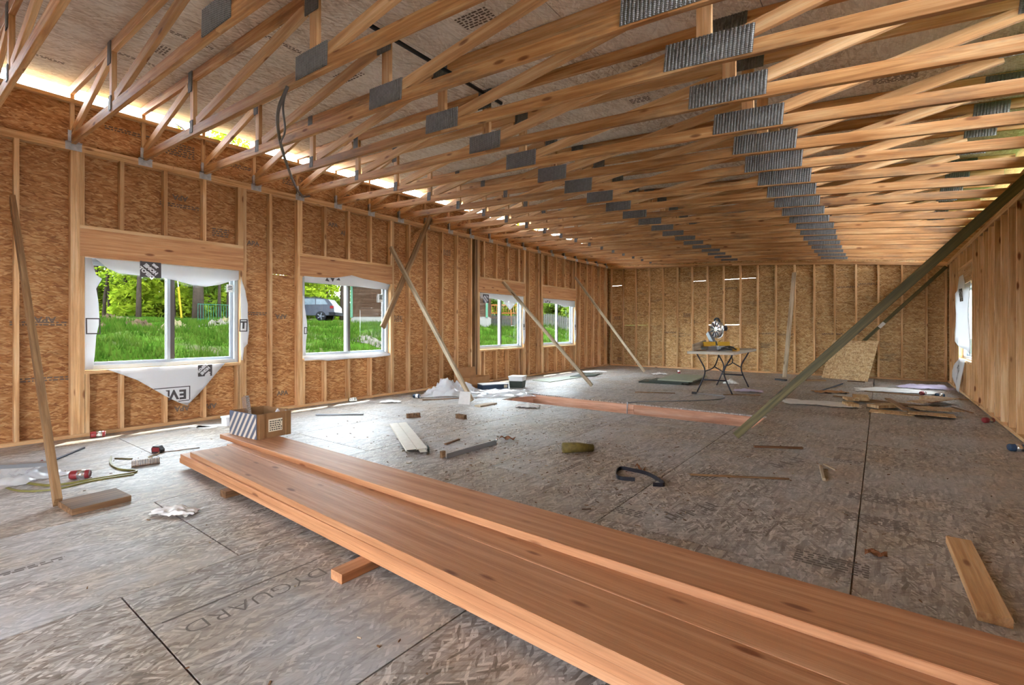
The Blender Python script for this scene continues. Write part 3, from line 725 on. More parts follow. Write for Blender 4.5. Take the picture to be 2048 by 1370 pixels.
for k in range(K0, K1 + 1):
    y = 1.22 + 0.6096 * k
    root = empty('roof_truss', (X0T, y, zb(X0T)))
    n = K1 - k
    tag(root, 'pale lumber roof truss with metal plates, %s from the back wall' % ORD[n], 'truss', 'roof trusses spanning the room')
    hc = 0.089
    jit = [random.uniform(-.004, .004) for _ in range(8)]
    for (xa, xb) in ((X0T, KN[1][0] + 0.0), (KN[1][0], KN[2][0]), (KN[2][0], X1T)):
        e = 0.0008
        board('bottom_chord', (xa + e, y, zb(xa) + hc / 2), (xb - e, y, zb(xb) + hc / 2), ST, hc, M_CHORD, root)
        board('top_chord', (xa + e, y, zb(xa) + DEPTH - hc / 2), (xb - e, y, zb(xb) + DEPTH - hc / 2), ST, hc, M_CHORD if hash01(k, xa) < .5 else M_TRUSS, root)
    th = ST - 0.003
    lo = lambda x: zb(x) + hc; hi = lambda x: zb(x) + DEPTH - hc
    def vweb(x, w=0.089): board('web', (x, y, lo(x)), (x, y, hi(x)), th, w, M_TRUSS, root, (1, 0, 0))
    def dweb(xa, xb):
        # from the foot at xa to the head at xb
        a = Vector((xa, y, lo(xa) + 0.028)); b = Vector((xb, y, hi(xb) - 0.028)); board('web', a, b, th - 0.001, 0.085, M_TRUSS, root)
    vweb(-6.69)
    for i, x in enumerate(VX[:3]): vweb(x, 0.089 if i else 0.075)
    dweb(-6.60, VX[0] - 0.10); dweb(VX[0] + 0.10, VX[1] - 0.12); dweb(VX[1] + 0.13, VX[2] - 0.14); dweb(VX[2] + 0.13, VX[3] - 0.10); 
    put_plate(root, PL_SM, VX[0], y, lo(VX[0]) - 0.005); put_plate(root, PL_TALL, VX[0] - 0.02, y, hi(VX[0]) + 0.0)
    put_plate(root, PL_BIG1, VX[1] + jit[0] * 5, y, zb(VX[1]) + 0.098); put_plate(root, PL_TOP, VX[1] - 0.01, y, hi(VX[1]) + 0.005)
    put_plate(root, PL_BIG2, VX[2] + jit[1] * 5, y, zb(VX[2]) + 0.092); put_plate(root, PL_MID, VX[2], y, hi(VX[2]) + 0.03)
    put_plate(root, PL_MID, VX[3], y, hi(VX[3]) + 0.02)
    put_plate(root, PL_SM, -6.63, y, lo(-6.63) - 0.02, 0.15)
    obj('hurricane_tie', TIE, M_TIE, root, frame(Vector((0, 1, 0)), Vector((0, 0, 1)), Vector((1, 0, 0)), (XL + 0.002, y, ZTP + 0.052)))

# bare conduit lying along the truss tops
pp = MB().tube([(-2.99, 2.2, 3.365), (-2.99, 3.75, 3.365)], 0.017, 10); cd = pp.build('conduit_pipe', M_IRON, None, None, True); tag(cd, 'dark conduit pipe running between the truss tops', 'pipe')
# hanging cable
def bez(pts, n=10):
    """Catmull-Rom through points"""
    P = [Vector(p) for p in pts]; P = [P[0] * 2 - P[1]] + P + [P[-1] * 2 - P[-2]]; out = []
    for i in range(1, len(P) - 2):
        for j in range(n):
            t = j / n; a, b, c, d = P[i - 1], P[i], P[i + 1], P[i + 2]
            out.append(0.5 * ((2 * b) + (-a + c) * t + (2 * a - 5 * b + 4 * c - d) * t * t + (-a + 3 * b - 3 * c + d) * t ** 3))
    out.append(P[-2]); return out
cab = empty('electrical_cable', (-3.42, 1.83, 2.88)); tag(cab, 'dark electrical cable looping down from a truss to the left wall', 'cable')
MB().tube(bez([(-3.42, 1.80, 2.885), (-3.62, 1.83, 2.75), (-4.1, 2.1, 2.72), (-4.75, 2.52, 2.72), (-5.5, 3.0, 2.80), (-6.1, 3.4, 2.90), (-6.45, 3.62, 2.98), (-6.56, 3.78, 3.045)]), 0.013, 7).build('cable', M_DSTILE, cab, None, True)
MB().tube(bez([(-3.42, 1.80, 2.885), (-3.56, 1.84, 2.80), (-3.80, 1.98, 2.72), (-4.0, 2.05, 2.70)]), 0.008, 6).build('cable_loop', M_DSTILE, cab, None, True)

# ================================================================== HOUSE WRAP AROUND THE WINDOWS
def flap(name, parent, outline, wave, seedx, x0=XL + 0.006, s=1, bulge=0.02):
    """a cloth sheet over a polygon in (y,z); wave(y,z) gives how far it stands off the framing"""
    ys = [p[0] for p in outline]; zs = [p[1] for p in outline]
    bm = bmesh.new(); vs_ = [bm.verts.new((0, y, z)) for y, z in outline]; bm.faces.new(vs_)
    n = 9
    for i in range(1, n):
        for co, no in (((0, min(ys) + (max(ys) - min(ys)) * i / n, 0), (0, 1, 0)), ((0, 0, min(zs) + (max(zs) - min(zs)) * i / n), (0, 0, 1))):
            bmesh.ops.bisect_plane(bm, geom=bm.verts[:] + bm.edges[:] + bm.faces[:], plane_co=co, plane_no=no)
    for v in bm.verts: v.co.x = x0 + s * wave(v.co.y, v.co.z)
    geo = bmesh.ops.extrude_face_region(bm, geom=bm.faces[:])
    for e in geo['geom']:
        if isinstance(e, bmesh.types.BMVert): e.co.x -= s * 0.0016
    bmesh.ops.recalc_face_normals(bm, faces=bm.faces[:])
    me = bpy.data.meshes.new(name); bm.to_mesh(me); bm.free()
    o = obj(name, me, M_WRAP, parent, None, True); return o
def flap_print(parent, polys_or_text, wave, y, z, size, rot, mirror, mat=M_INKG, x0=XL + 0.006, s=1, bold=0.004, off=0.003, clip=None):
    """print lying on a flap; polys in local 2D or a text string"""
    if isinstance(polys_or_text, str):
        t = text_mesh(polys_or_text, size, bold); V = [v.co.copy() for v in t.vertices]; F = [tuple(p.vertices) for p in t.polygons]; bpy.data.meshes.remove(t)
    else:
        V = []; F = []
        for poly in polys_or_text:
            F.append(tuple(range(len(V), len(V) + len(poly)))); V += [Vector((a, b, 0)) for a, b in poly]
    out = []
    c, sn = math.cos(R(rot)), math.sin(R(rot))
    for v in V:
        a, b = (-v.x if mirror else v.x), v.y
        Y, Z = y + s * (a * c - b * sn), z + a * sn + b * c
        out.append((x0 + s * (wave(Y, Z) + off), Y, Z))
    return obj('printed_mark', MB().add(out, F).mesh('printed_mark'), mat, parent)
def sq(w, h): return [(-w / 2, -h / 2), (w / 2, -h / 2), (w / 2, h / 2), (-w / 2, h / 2)]
def box_outline(w, h, t):
    return [[(-w / 2, -h / 2), (w / 2, -h / 2), (w / 2, -h / 2 + t), (-w / 2, -h / 2 + t)], [(-w / 2, h / 2 - t), (w / 2, h / 2 - t), (w / 2, h / 2), (-w / 2, h / 2)],
            [(-w / 2, -h / 2), (-w / 2 + t, -h / 2), (-w / 2 + t, h / 2), (-w / 2, h / 2)], [(w / 2 - t, -h / 2), (w / 2, -h / 2), (w / 2, h / 2), (w / 2 - t, h / 2)]]
def logo(parent, wave, y, z, size, rot, mirror, x0=XL + 0.006, s=1):
    ng = 6; cell = [[(size * ((i + a) / ng - .5), size * .9 * ((j + b) / ng - .5)) for a, b in ((0, 0), (1, 0), (1, 1), (0, 1))] for i in range(ng) for j in range(ng)]
    flap_print(parent, cell, wave, y, z, 1, rot, mirror, x0=x0, s=s)
    k = -1 if mirror else 1
    for i, (w, q) in enumerate((('THE', 0.16), ('HOME', 0.27), ('DEPOT', 0.27))):
        d = (0.30 - 0.30 * i) * size
        cc, ss = math.cos(R(rot)), math.sin(R(rot)); a0, b0 = k * (-d * .7), d * .7
        flap_print(parent, w, wave, y + s * (a0 * cc - b0 * ss), z + a0 * ss + b0 * cc, q * size, rot + k * 42, mirror, M_WRAP, x0=x0, s=s, off=0.0055, bold=0.004)
# window 1
XW = XL - 0.062
h1 = empty('house_wrap', (XL, 2.0, Z_SILL)); tag(h1, 'white house wrap around the nearest window, pointed flap hanging under its sill', 'house wrap', 'wrap flaps at the windows')
wv_top = lambda y, z: 0.004 + 0.010 * math.sin(y * 7) * (1.885 - z) / .2
ft = flap('top_flap', h1, [(1.39, 1.875), (1.43, 1.84), (1.50, 1.775), (1.60, 1.73), (1.75, 1.725), (1.95, 1.715), (2.10, 1.70), (2.30, 1.655), (2.45, 1.645), (2.60, 1.68), (2.74, 1.735), (2.83, 1.76), (2.83, 1.878)], wv_top, 1, x0=XW + .055)
logo(ft, wv_top, 1.88, 1.80, 0.20, 0, True, x0=XW + .055)
wv_s = lambda y, z: 0.003 + 0.006 * math.sin(z * 14)
fs1 = flap('side_flap', h1, [(1.31, 0.70), (1.375, 0.70), (1.39, 0.85), (1.40, 1.05), (1.43, 1.2), (1.42, 1.4), (1.40, 1.55), (1.45, 1.66), (1.40, 1.70), (1.36, 1.87), (1.31, 1.87)], wv_s, 2, x0=XW + .056)
flap_print(fs1, box_outline(0.12, 0.17, 0.012), wv_s, 1.375, 1.155, 1, 0, False, x0=XW + .056)
wv_r = lambda y, z: 0.012 + 0.05 * max(0, (y - 2.83)) / 0.12 + 0.008 * math.sin(z * 11)
fs2 = flap('side_flap', h1, [(2.845, 0.72), (2.862, 0.72), (2.88, 0.88), (2.92, 0.93), (2.935, 1.10), (2.915, 1.30), (2.92, 1.45), (2.895, 1.62), (2.86, 1.74), (2.845, 1.80)], wv_r, 3, x0=XL + 0.002)
flap_print(fs2, box_outline(0.085, 0.16, 0.012), wv_r, 2.872, 1.17, 1, 0, False, x0=XL + 0.002); flap_print(fs2, 'T', wv_r, 2.872, 1.17, 0.13, 0, True, x0=XL + 0.002)
wv_b = lambda y, z: 0.010 + 0.05 * max(0, (0.69 - z)) * (0.5 + 0.5 * math.sin(y * 5)) + 0.004 * math.sin(y * 23 + z * 9)
fb = flap('bottom_flap', h1, [(1.48, 0.693), (1.58, 0.645), (1.75, 0.555), (1.88, 0.455), (2.02, 0.345), (2.14, 0.262), (2.24, 0.21), (2.34, 0.315), (2.45, 0.44), (2.56, 0.58), (2.66, 0.693)], wv_b, 4)
logo(fb, wv_b, 2.43, 0.615, 0.155, 180, False)
flap_print(fb, 'E', wv_b, 2.195, 0.355, 0.15, 180, False, bold=0.006); flap_print(fb, 'V', wv_b, 2.10, 0.36, 0.15, 180, False, bold=0.006)
flap_print(fb, [[(2.04, .345), (2.058, .332), (2.058, .412), (2.015, .412), (2.03, .400), (2.04, .400)], [(1.91, .434), (2.27, .434), (2.27, .444), (1.90, .444)], [(2.26, .27), (2.27, .282), (2.27, .434), (2.26, .434)], [(2.15, .268), (2.26, .268), (2.26, .278), (2.14, .278)]], wv_b, 0, 0, 1, 0, False)
tagp = MB().box((-0.004, -0.04, -0.05), (0.0, 0.04, 0.05)).build('window_sticker', M_PAPER, None, Matrix.Translation((XL - 0.098, 2.765, 1.65))); tag(tagp, 'small white sticker on the nearest window, upper right corner of the glass', 'sticker')
for dz, w in ((0.02, 0.05), (0.0, 0.06), (-0.02, 0.05)): MB().box((0, -w / 2, dz - .005), (0.0008, w / 2, dz + .005)).build('printed_mark', M_INK, tagp, Matrix.Translation((XL - 0.098, 2.765, 1.655)))
# window 2
h2 = empty('house_wrap', (XL, 4.5, Z_SILL)); tag(h2, 'white house wrap bunched over the head of the second left window', 'house wrap', 'wrap flaps at the windows')
f2 = flap('top_flap', h2, [(3.71, 1.80), (3.9, 1.80), (4.1, 1.80), (4.3, 1.785), (4.6, 1.80), (4.9, 1.78), (5.2, 1.78), (5.25, 1.87), (5.0, 1.90), (4.72, 1.93), (4.5, 1.965), (4.35, 1.93), (4.2, 1.90), (3.9, 1.885), (3.71, 1.885)], lambda y, z: 0.012 + 0.012 * math.sin(y * 9), 5, x0=XL + 0.002)
flap_print(f2, [[(-.12, -.02), (-.09, .03), (-.05, -.03)], [(-.04, .03), (0, -.03), (.03, .03)], [(.05, .0), (.10, .04), (.12, -.0)]], lambda y, z: 0.012 + 0.012 * math.sin(y * 9), 4.17, 1.865, 1, 0, False, x0=XL + 0.002)
wv2 = lambda y, z: 0.004 + 0.006 * math.sin(z * 12)
f2s = flap('side_flap', h2, [(3.705, 0.74), (3.745, 0.74), (3.755, 0.95), (3.77, 1.08), (3.76, 1.25), (3.735, 1.45), (3.715, 1.6), (3.705, 1.6)], wv2, 6, x0=XW + .056)
flap_print(f2s, box_outline(0.05, 0.10, 0.012), wv2, 3.742, 1.10, 1, 0, False, x0=XW + .056)
flap('sill_flap', h2, [(3.72, 0.72), (5.25, 0.72), (5.25, 0.675), (4.9, 0.655), (4.5, 0.66), (4.1, 0.645), (3.95, 0.668), (3.72, 0.668)], lambda y, z: 0.006 + 0.004 * math.sin(y * 17), 7, x0=XL + 0.001)
st2 = MB().box((-0.004, -0.04, -0.07), (0.0, 0.04, 0.07)).build('window_sticker', M_PAPER, None, Matrix.Translation((XL - 0.098, 5.14, 1.64))); tag(st2, 'small printed sticker on the second left window, top right corner', 'sticker')
for dz, w in ((0.04, 0.06), (0.015, 0.05), (-0.01, 0.06)): MB().box((0, -w / 2, dz - .008), (0.0008, w / 2, dz + .008)).build('printed_mark', M_INK, st2, Matrix.Translation((XL - 0.098, 5.14, 1.64)))
# windows 3 and 4
for i, (a, b) in ((2, WIN[2]), (3, WIN[3])):
    hh = empty('house_wrap', (XL, (a + b) / 2, Z_SILL)); tag(hh, ('white house wrap sagging across the third left window, curled at its right jamb', 'white house wrap along the head and right jamb of the farthest left window')[i - 2], 'house wrap', 'wrap flaps at the windows')
    wt = lambda y, z: 0.006 + 0.008 * math.sin(y * 6)
    dip = (0.20, 0.06)[i - 2]
    t1 = flap('top_flap', hh, [(a + .045, 1.76), (a + .45, 1.77), (a + .8, 1.74), (a + 1.05, 1.74 - dip), (a + 1.3, 1.72), (b - .05, 1.70), (b - .05, 1.876), (a + .045, 1.876)], wt, 8, x0=XW + .055)
    if i == 2: logo(t1, wt, a + .22, 1.76, 0.20, 0, True, x0=XW + .055)
    else: flap_print(t1, [[(-.12, -.03), (-.09, .03), (-.05, -.03)], [(-.04, .03), (0, -.03), (.03, .03)], [(.05, -.03), (.10, .04), (.12, -.03)]], wt, a + .25, 1.80, 1, 0, False, x0=XW + .055)
    wr_ = lambda y, z: 0.004 + 0.06 * max(0, y - b + .1) + 0.01 * math.sin(z * 9)
    s1 = flap('side_flap', hh, [(b - .10, 0.75), (b - .045, 0.78), (b - .01, 0.92), (b + .012, 1.2), (b - .01, 1.4), (b - .035, 1.6), (b - .10, 1.7)], wr_, 9, x0=XL + 0.003)
    flap_print(s1, box_outline(0.055, 0.13, 0.010), wr_, b - .045, 1.17, 1, 0, False, x0=XL + 0.003); flap_print(s1, 'E', wr_, b - .045, 1.19, 0.07, 180, False, x0=XL + 0.003)
# right wall window
h5 = empty('house_wrap', (XR, 11, ZR1)); tag(h5, 'torn white house wrap hanging over the right wall window', 'house wrap', 'wrap flaps at the windows')
wr5 = lambda y, z: 0.015 + 0.012 * math.sin(z * 6 + y * 3) + 0.05 * max(0, (y - 11.0))
f5 = flap('side_flap', h5, [(10.30, 0.70), (10.75, 0.78), (11.2, 0.80), (11.75, 0.90), (11.85, 1.05), (11.7, 1.4), (11.65, 1.75), (11.45, 1.80), (11.3, 2.02), (10.95, 2.03), (10.85, 1.86), (10.30, 1.87)], wr5, 10, x0=XR - 0.004, s=-1)
logo(f5, wr5, 11.2, 1.70, 0.24, 0, False, x0=XR - 0.004, s=-1)
wr6 = lambda y, z: 0.02 + 0.10 * max(0, 0.6 - z) + 0.01 * math.sin(y * 8)
f6 = flap('bottom_flap', h5, [(10.85, 0.62), (11.55, 0.62), (12.35, 0.33), (11.6, 0.12), (11.0, -0.0 + 0.05), (10.95, 0.3)], wr6, 11, x0=XR - 0.004, s=-1)
flap_print(f6, 'THE', wr6, 11.5, 0.46, 0.16, 35, False, x0=XR - 0.004, s=-1); flap_print(f6, 'HOME', wr6, 11.38, 0.33, 0.15, 35, False, x0=XR - 0.004, s=-1)

# ================================================================== THINGS IN THE ROOM
_A = R(37.3)
def fl(u, v, z=0.0):
    """surveyed spot on a level plane (room coordinates)"""
    a = (u - 1024) / 966; b = (657 - v) / 966
    d = Vector((-math.sin(_A) + a * math.cos(_A), math.cos(_A) + a * math.sin(_A), b)); t = (z - CAMH) / b
    return Vector((d.x * t, d.y * t, z))
def lone_board(name, p0, p1, w, t, mat, label, cat, group=None, up=(0, 0, 1)):
    return tag(board(name, p0, p1, w, t, mat, None, up), label, cat, group)

# ---- lumber pile across the foreground
G = 'long planks piled across the foreground'
z = 0.0
for i, (x, y0, y1, lab) in enumerate(((-1.93, 1.24, 2.0, 'short wooden sticker block poking out under the long planks'), (-3.50, 1.40, 2.05, 'dark wooden sticker block under the far end of the planks'), (-0.2, 1.36, 2.0, 'wooden sticker block under the near end of the planks'))):
    lone_board('sticker_block', (x, y0, 0.022), (x, y1, 0.022), 0.085, 0.044, M_PILE if i != 1 else M_DARKW, lab, 'block')
def plank(x0, y0, x1, y1, zb_, label, w=0.286, mat=M_PILE):
    lone_board('plank', (x0, y0, zb_ + 0.019), (x1, y1, zb_ + 0.019), w, 0.0375, mat, label, 'plank', G)
hw = 0.143
plank(-4.50, 1.478 + hw, 1.6, 1.275 + hw, 0.0445, 'lowest long plank at the left edge of the lumber pile')
plank(-4.46, 1.79 + hw, 1.6, 1.60 + hw, 0.0445, 'lowest plank hidden in the middle of the lumber pile')
plank(-4.47, 1.474 + hw, 1.6, 1.270 + hw, 0.0825, 'second plank up at the left edge of the lumber pile')
plank(-4.43, 1.80 + hw, 1.6, 1.62 + hw, 0.0825, 'second plank up in the middle of the lumber pile')
plank(-4.31, 1.488 + hw, 1.6, 1.250 + hw, 0.1205, 'reddish top plank along the left side of the lumber pile')
plank(-4.36, 1.7765 + hw, 1.6, 1.5385 + hw, 0.1205, 'reddish middle plank tucked beneath the highest plank')
plank(-4.64, 1.832 + hw, 1.6, 1.765 + hw, 0.1585, 'highest plank, carrying the striped cardboard box')
ZP = 0.1965
# ---- striped box
bx = empty('cardboard_box', (-4.36, 2.05, ZP)); tag(bx, 'open brown cardboard box with grey diagonal stripes on the highest plank', 'box')
MBx = Matrix.Translation((-4.365, 2.052, ZP)) @ Matrix.Rotation(R(4), 4, 'Z')
L_, W_, H_, t_ = 0.43, 0.31, 0.212, 0.005
def wbox(a, b): return MB().box(a, b)
wbox((-L_ / 2, -W_ / 2, 0), (L_ / 2, W_ / 2, t_)).build('bottom', M_CARD, bx, MBx)
pf = wbox((-L_ / 2, -W_ / 2, t_), (L_ / 2, -W_ / 2 + t_, H_)).build('side_panel', M_STRIPEB, bx, MBx)
for i in range(-2, 7):                                     # stripes, a print on the panel
    a = i * 0.072 - 0.14; w = 0.034; sh_ = 0.15
    poly = [(a, 0.004), (a + w, 0.004), (a + w + sh_, H_ - .004), (a + sh_, H_ - .004)]
    cl = []
    xa, xb = -L_ / 2 + .003, L_ / 2 - .003
    def clip(poly, c, sgn):
        o_ = []
        for (p, q) in zip(poly, poly[1:] + poly[:1]):
            ip, iq = sgn * (p[0] - c) >= 0, sgn * (q[0] - c) >= 0
            if ip: o_.append(p)
            if ip != iq:
                tt = (c - p[0]) / (q[0] - p[0]); o_.append((c, p[1] + tt * (q[1] - p[1])))
        return o_
    poly = clip(poly, xa, 1); poly = clip(poly, xb, -1) if poly else poly
    if len(poly) > 2: MB().add([(x, -W_ / 2 - 0.0008, zz) for x, zz in poly], [tuple(range(len(poly)))]).build('stripe', M_STRIPEW, pf, MBx)
wbox((-L_ / 2, W_ / 2 - t_, t_), (L_ / 2, W_ / 2, H_)).build('side_panel', M_CARD, bx, MBx)
wbox((-L_ / 2, -W_ / 2 + t_, t_), (-L_ / 2 + t_, W_ / 2 - t_, H_)).build('end_panel', M_CARD, bx, MBx)
pe = wbox((L_ / 2 - t_, -W_ / 2 + t_, t_), (L_ / 2, W_ / 2 - t_, H_)).build('end_panel', M_CARD, bx, MBx)
for yy in (-W_ / 2 + 0.02, W_ / 2 - 0.05): MB().box((L_ / 2, yy, 0.0), (L_ / 2 + 0.010, yy + 0.045, H_ - .002)).build('corner_fold', M_CARD, bx, MBx)
lb = MB().box((L_ / 2, -0.05, 0.05), (L_ / 2 + 0.0015, 0.075, 0.155)).build('label', M_LABEL, pe, MBx)
mb = MB(); rg = random.Random(3)
for r_ in range(5):
    yy = -0.04
    while yy < 0.062:
        l = rg.uniform(.008, .02); mb.box((L_ / 2 + .0015, yy, 0.06 + r_ * 0.018), (L_ / 2 + .0022, yy + l, 0.069 + r_ * 0.018)); yy += l + .006
mb.build('printed_mark', M_INK, pe, MBx)
tl = empty('metal_channel', tuple(MBx @ Vector((-0.14, -0.02, 0.006)))); tag(tl, 'upright metal channel leaning out of the striped box', 'channel')
TC = MBx @ Matrix.Translation((-0.12, -0.04, 0.010)) @ Euler((R(-8), R(-22), R(10))).to_matrix().to_4x4()
MB().box((-0.028, -0.002, 0), (0.028, 0.002, 0.33)).box((-0.028, 0.002, 0), (-0.024, 0.034, 0.33)).box((0.024, 0.002, 0), (0.028, 0.034, 0.33)).build('channel', M_ALU, tl, TC)
MB().box((-0.024, 0.002, 0.30), (0.024, 0.030, 0.325)).build('end_plug', M_DARKW, tl, TC)
bag = MB().grid(lambda u, v: tuple(MBx @ Vector((0.02 + u * 0.18, -0.02 + v * 0.16, 0.10 + 0.09 * v + 0.02 * math.sin(u * 9 + v * 7)))), 10, 8).build('plastic_bag', M_FILM, None, None, True); tag(bag, 'crumpled clear plastic bag inside the striped box', 'bag')
tub = empty('plastic_tub', tuple(fl(458, 851))); tag(tub, 'small white lidded tub on the floor behind the striped box', 'tub')
p = fl(459, 850); MB().prism([(-.07, -.06), (.07, -.06), (.07, .06), (-.07, .06)], 0.0, 0.085, Matrix.Translation(p)).build('tub_body', M_WHITE, tub); MB().box((-.078, -.068, .085), (.078, .068, .105), Matrix.Translation(p)).build('lid', M_WHITE, tub)

# ---- braces
GB = 'diagonal braces propping the walls'
b1 = lone_board('brace', (-6.53, 0.77, 2.36), (-4.14, 0.69, 0.028), 0.038, 0.089, M_BRACE, 'nearest dark brace, leaning from the left wall to a floor block', 'brace', GB)
lone_board('floor_block', (-4.01, 0.70, 0.0195), (-4.03, 0.995, 0.0195), 0.27, 0.038, M_DARKW, 'flat offcut board at the foot of the nearest dark brace', 'board')
lone_board('brace', (-6.46, 6.04, 3.14), (-6.12, 4.73, 1.15), 0.089, 0.038, M_BRACE, 'grey brown brace hanging across the right side of the second left window', 'brace', GB, up=(1, 0, 0))
b3 = lone_board('brace', (-6.57, 5.25, 2.50), (-4.87, 5.40, 0.045), 0.05, 0.06, M_PALEB, 'pale slim brace with white foot plate left of the stair opening', 'brace', GB)
lone_board('brace', (-6.57, 8.30, 2.15), (-4.43, 8.36, 0.03), 0.05, 0.06, M_PALEB, 'slim brace crossing in front of the third left window', 'brace', GB)
lone_board('brace', (-6.57, 11.45, 2.52), (-4.76, 11.80, 0.03), 0.05, 0.06, M_PALEB, 'slim brace near the back left corner', 'brace', GB)
lone_board('brace', (1.10, 5.33, 2.50), (-1.17, 5.31, 0.035), 0.038, 0.075, M_OLIVE, 'long olive green brace rising across the right side to the roof', 'brace', GB)
br7 = lone_board('brace', (1.10, 13.48, 2.42), (-1.02, 13.46, 0.03), 0.038, 0.07, M_OLIVE, 'thin olive brace with a white tag near the back right corner', 'brace', GB)
MB().box((-0.07, -0.045, -0.03), (0.07, -0.0195, 0.041)).build('tag', M_PAPER, br7, WM[br7] @ Matrix.Translation((0.02, 0, 0)) @ Matrix.Rotation(math.pi, 4, 'X'))
lone_board('brace', (-1.67, 13.60, 2.50), (-1.72, 12.45, 0.02), 0.089, 0.030, M_PALEB, 'grey board leaning against the back wall studs', 'brace', GB)
nf = Vector((0.55, -0.70, 0.50)).normalized(); xf = UPZ.cross(nf).normalized()
fp = MB().prism([(-.09, -.10), (.08, -.11), (.09, .09), (-.07, .10)], 0, 0.004).build('foot_plate', M_PAPER, None, frame(xf, nf.cross(xf), nf, (-4.90, 5.27, 0.104)))
tag(fp, 'white plate at the foot of the pale slim brace', 'plate')
lone_board('floor_block', fl(955, 812, .01), fl(988, 806, .01), 0.12, 0.02, M_PALEB, 'thin grey scrap board beside the pale slim brace foot', 'board')

# ---- folding table and saw
TX0, TX1, TY0, TY1, TZ = -2.66, -1.90, 8.45, 10.35, 0.735
tb = empty('folding_table', ((TX0 + TX1) / 2, (TY0 + TY1) / 2, 0)); tag(tb, 'white folding table with curved dark steel legs near the back wall', 'table')
mb = MB(); r_ = 0.06; poly = []
for cx_, cy_, a0 in ((TX1 - r_, TY1 - r_, 0), (TX0 + r_, TY1 - r_, 90), (TX0 + r_, TY0 + r_, 180), (TX1 - r_, TY0 + r_, 270)):
    for q in range(5): poly.append((cx_ + r_ * math.cos(R(a0 + q * 22.5)), cy_ + r_ * math.sin(R(a0 + q * 22.5))))
mb.prism(poly, TZ - 0.04, TZ); mb.build('table_top', M_GYP, tb)
for yy, dy in ((TY0 + 0.32, -0.05), (TY1 - 0.30, 0.05)):
    for s in (-1, 1):
        xm = (TX0 + TX1) / 2
        MB().tube(bez([(xm + s * 0.30, yy, TZ - .04), (xm + s * 0.25, yy, 0.60), (xm + s * 0.17, yy, 0.45), (xm + s * 0.16, yy, 0.34), (xm + s * 0.20, yy, 0.22), (xm + s * 0.29, yy, 0.0125)], 6), 0.0125, 8).build('leg', M_IRON, tb, None, True)
    MB().tube([(xm - 0.19, yy, 0.235), (xm + 0.19, yy, 0.235)], 0.012, 8).build('stretcher', M_IRON, tb, None, True)
    MB().tube(bez([(xm - 0.16, yy, 0.38), (xm, yy, 0.47), (xm + 0.02, yy + (0.25 if dy < 0 else -0.25), TZ - 0.05)], 6), 0.010, 8).build('folding_brace', M_IRON, tb, None, True)
    MB().tube(bez([(xm + 0.16, yy, 0.38), (xm, yy, 0.47)], 4), 0.010, 8).build('folding_brace', M_IRON, tb, None, True)
# miter saw: turntable base, fence, arm, round blade guard, motor, handle
SX, SY = -2.32, 9.15
sw = empty('miter_saw', (SX, SY, TZ)); tag(sw, 'grey miter saw with its round guard raised on the folding table', 'saw')
S = Matrix.Translation((SX, SY, TZ)) @ Matrix.Rotation(R(52), 4, 'Z')
MB().box((-0.27, -0.10, 0.0), (0.27, 0.10, 0.075), S).prism([(0.0, -0.27), (0.06, -0.24), (0.10, -0.10), (-0.10, -0.10), (-0.06, -0.24)], 0.02, 0.075, S).build('base', M_GREYM, sw)
MB().lathe([(0.135, 0.075), (0.135, 0.088), (0.12, 0.09)], 24, S).build('turntable', M_ALU, sw)
MB().box((-0.27, 0.02, 0.0755), (-0.03, 0.045, 0.155), S).box((0.03, 0.02, 0.0755), (0.27, 0.045, 0.155), S).build('fence', M_YEL, sw)
ARM = S @ Matrix.Translation((0, 0.11, 0.09)) @ Matrix.Rotation(R(-38), 4, 'X')
MB().box((-0.045, -0.03, -0.06), (0.045, 0.05, 0.10), S @ Matrix.Translation((0, 0.11, 0.06))).box((-0.03, -0.06, 0.0), (0.03, 0.02, 0.27), ARM).build('arm', M_GREYM, sw)
GD = S @ Matrix.Translation((0.0, 0.02, 0.38)) @ Matrix.Rotation(R(90), 4, 'Y')
MB().lathe([(0.02, -0.032), (0.15, -0.032), (0.155, -0.02), (0.155, 0.02), (0.15, 0.032), (0.02, 0.032)], 28, GD).build('blade_guard', M_ALU, sw, None, True)
for q in range(10):
    a = q * 36; MB().box((0.05, -0.008, -0.037), (0.145, 0.008, -0.031), GD @ Matrix.Rotation(R(a), 4, 'Z')).build('guard_rib', M_IRON, sw)
MB().lathe([(0.127, -0.0013), (0.127, 0.0013)], 40, S @ Matrix.Translation((0.0, -0.03, 0.345)) @ Matrix.Rotation(R(90), 4, 'Y')).build('blade', M_ALU, sw)
MB().cyl((0.03, 0.03, 0.39), (0.19, 0.03, 0.40), 0.055, 0.05, 16).build('motor', M_IRON, sw, S, True)
MB().tube(bez([(0, -0.05, 0.52), (0, -0.01, 0.57), (0, 0.05, 0.575), (0, 0.09, 0.54)], 5), 0.019, 10).build('handle', M_BLACK, sw, S, True)
MB().tube(bez([(0.02, 0.09, 0.54), (0.06, 0.2, 0.3), (0.1, 0.16, 0.12), (0.22, 0.1, 0.06), (0.30, 0.05, 0.02)], 8), 0.006, 6).build('power_cord', M_BLACK, sw, S, True)
lone_board('wood_offcut', (-2.60, 8.62, TZ + .06), (-2.56, 8.62 + 0.62, TZ + .12), 0.02, 0.12, M_PALEB, 'pale wood offcut propped against the saw on the folding table', 'offcut')
lone_board('wood_offcut', (-2.56, 8.62, TZ + .012), (-2.46, 9.0, TZ + .012), 0.07, 0.022, M_DARKW, 'dark wood offcut lying at the front left of the folding table', 'offcut')
lone_board('wood_offcut', (-2.16, 9.5, TZ + .012), (-1.95, 9.95, TZ + .012), 0.16, 0.022, M_PALEB, 'pale board lying at the right end of the folding table', 'offcut')
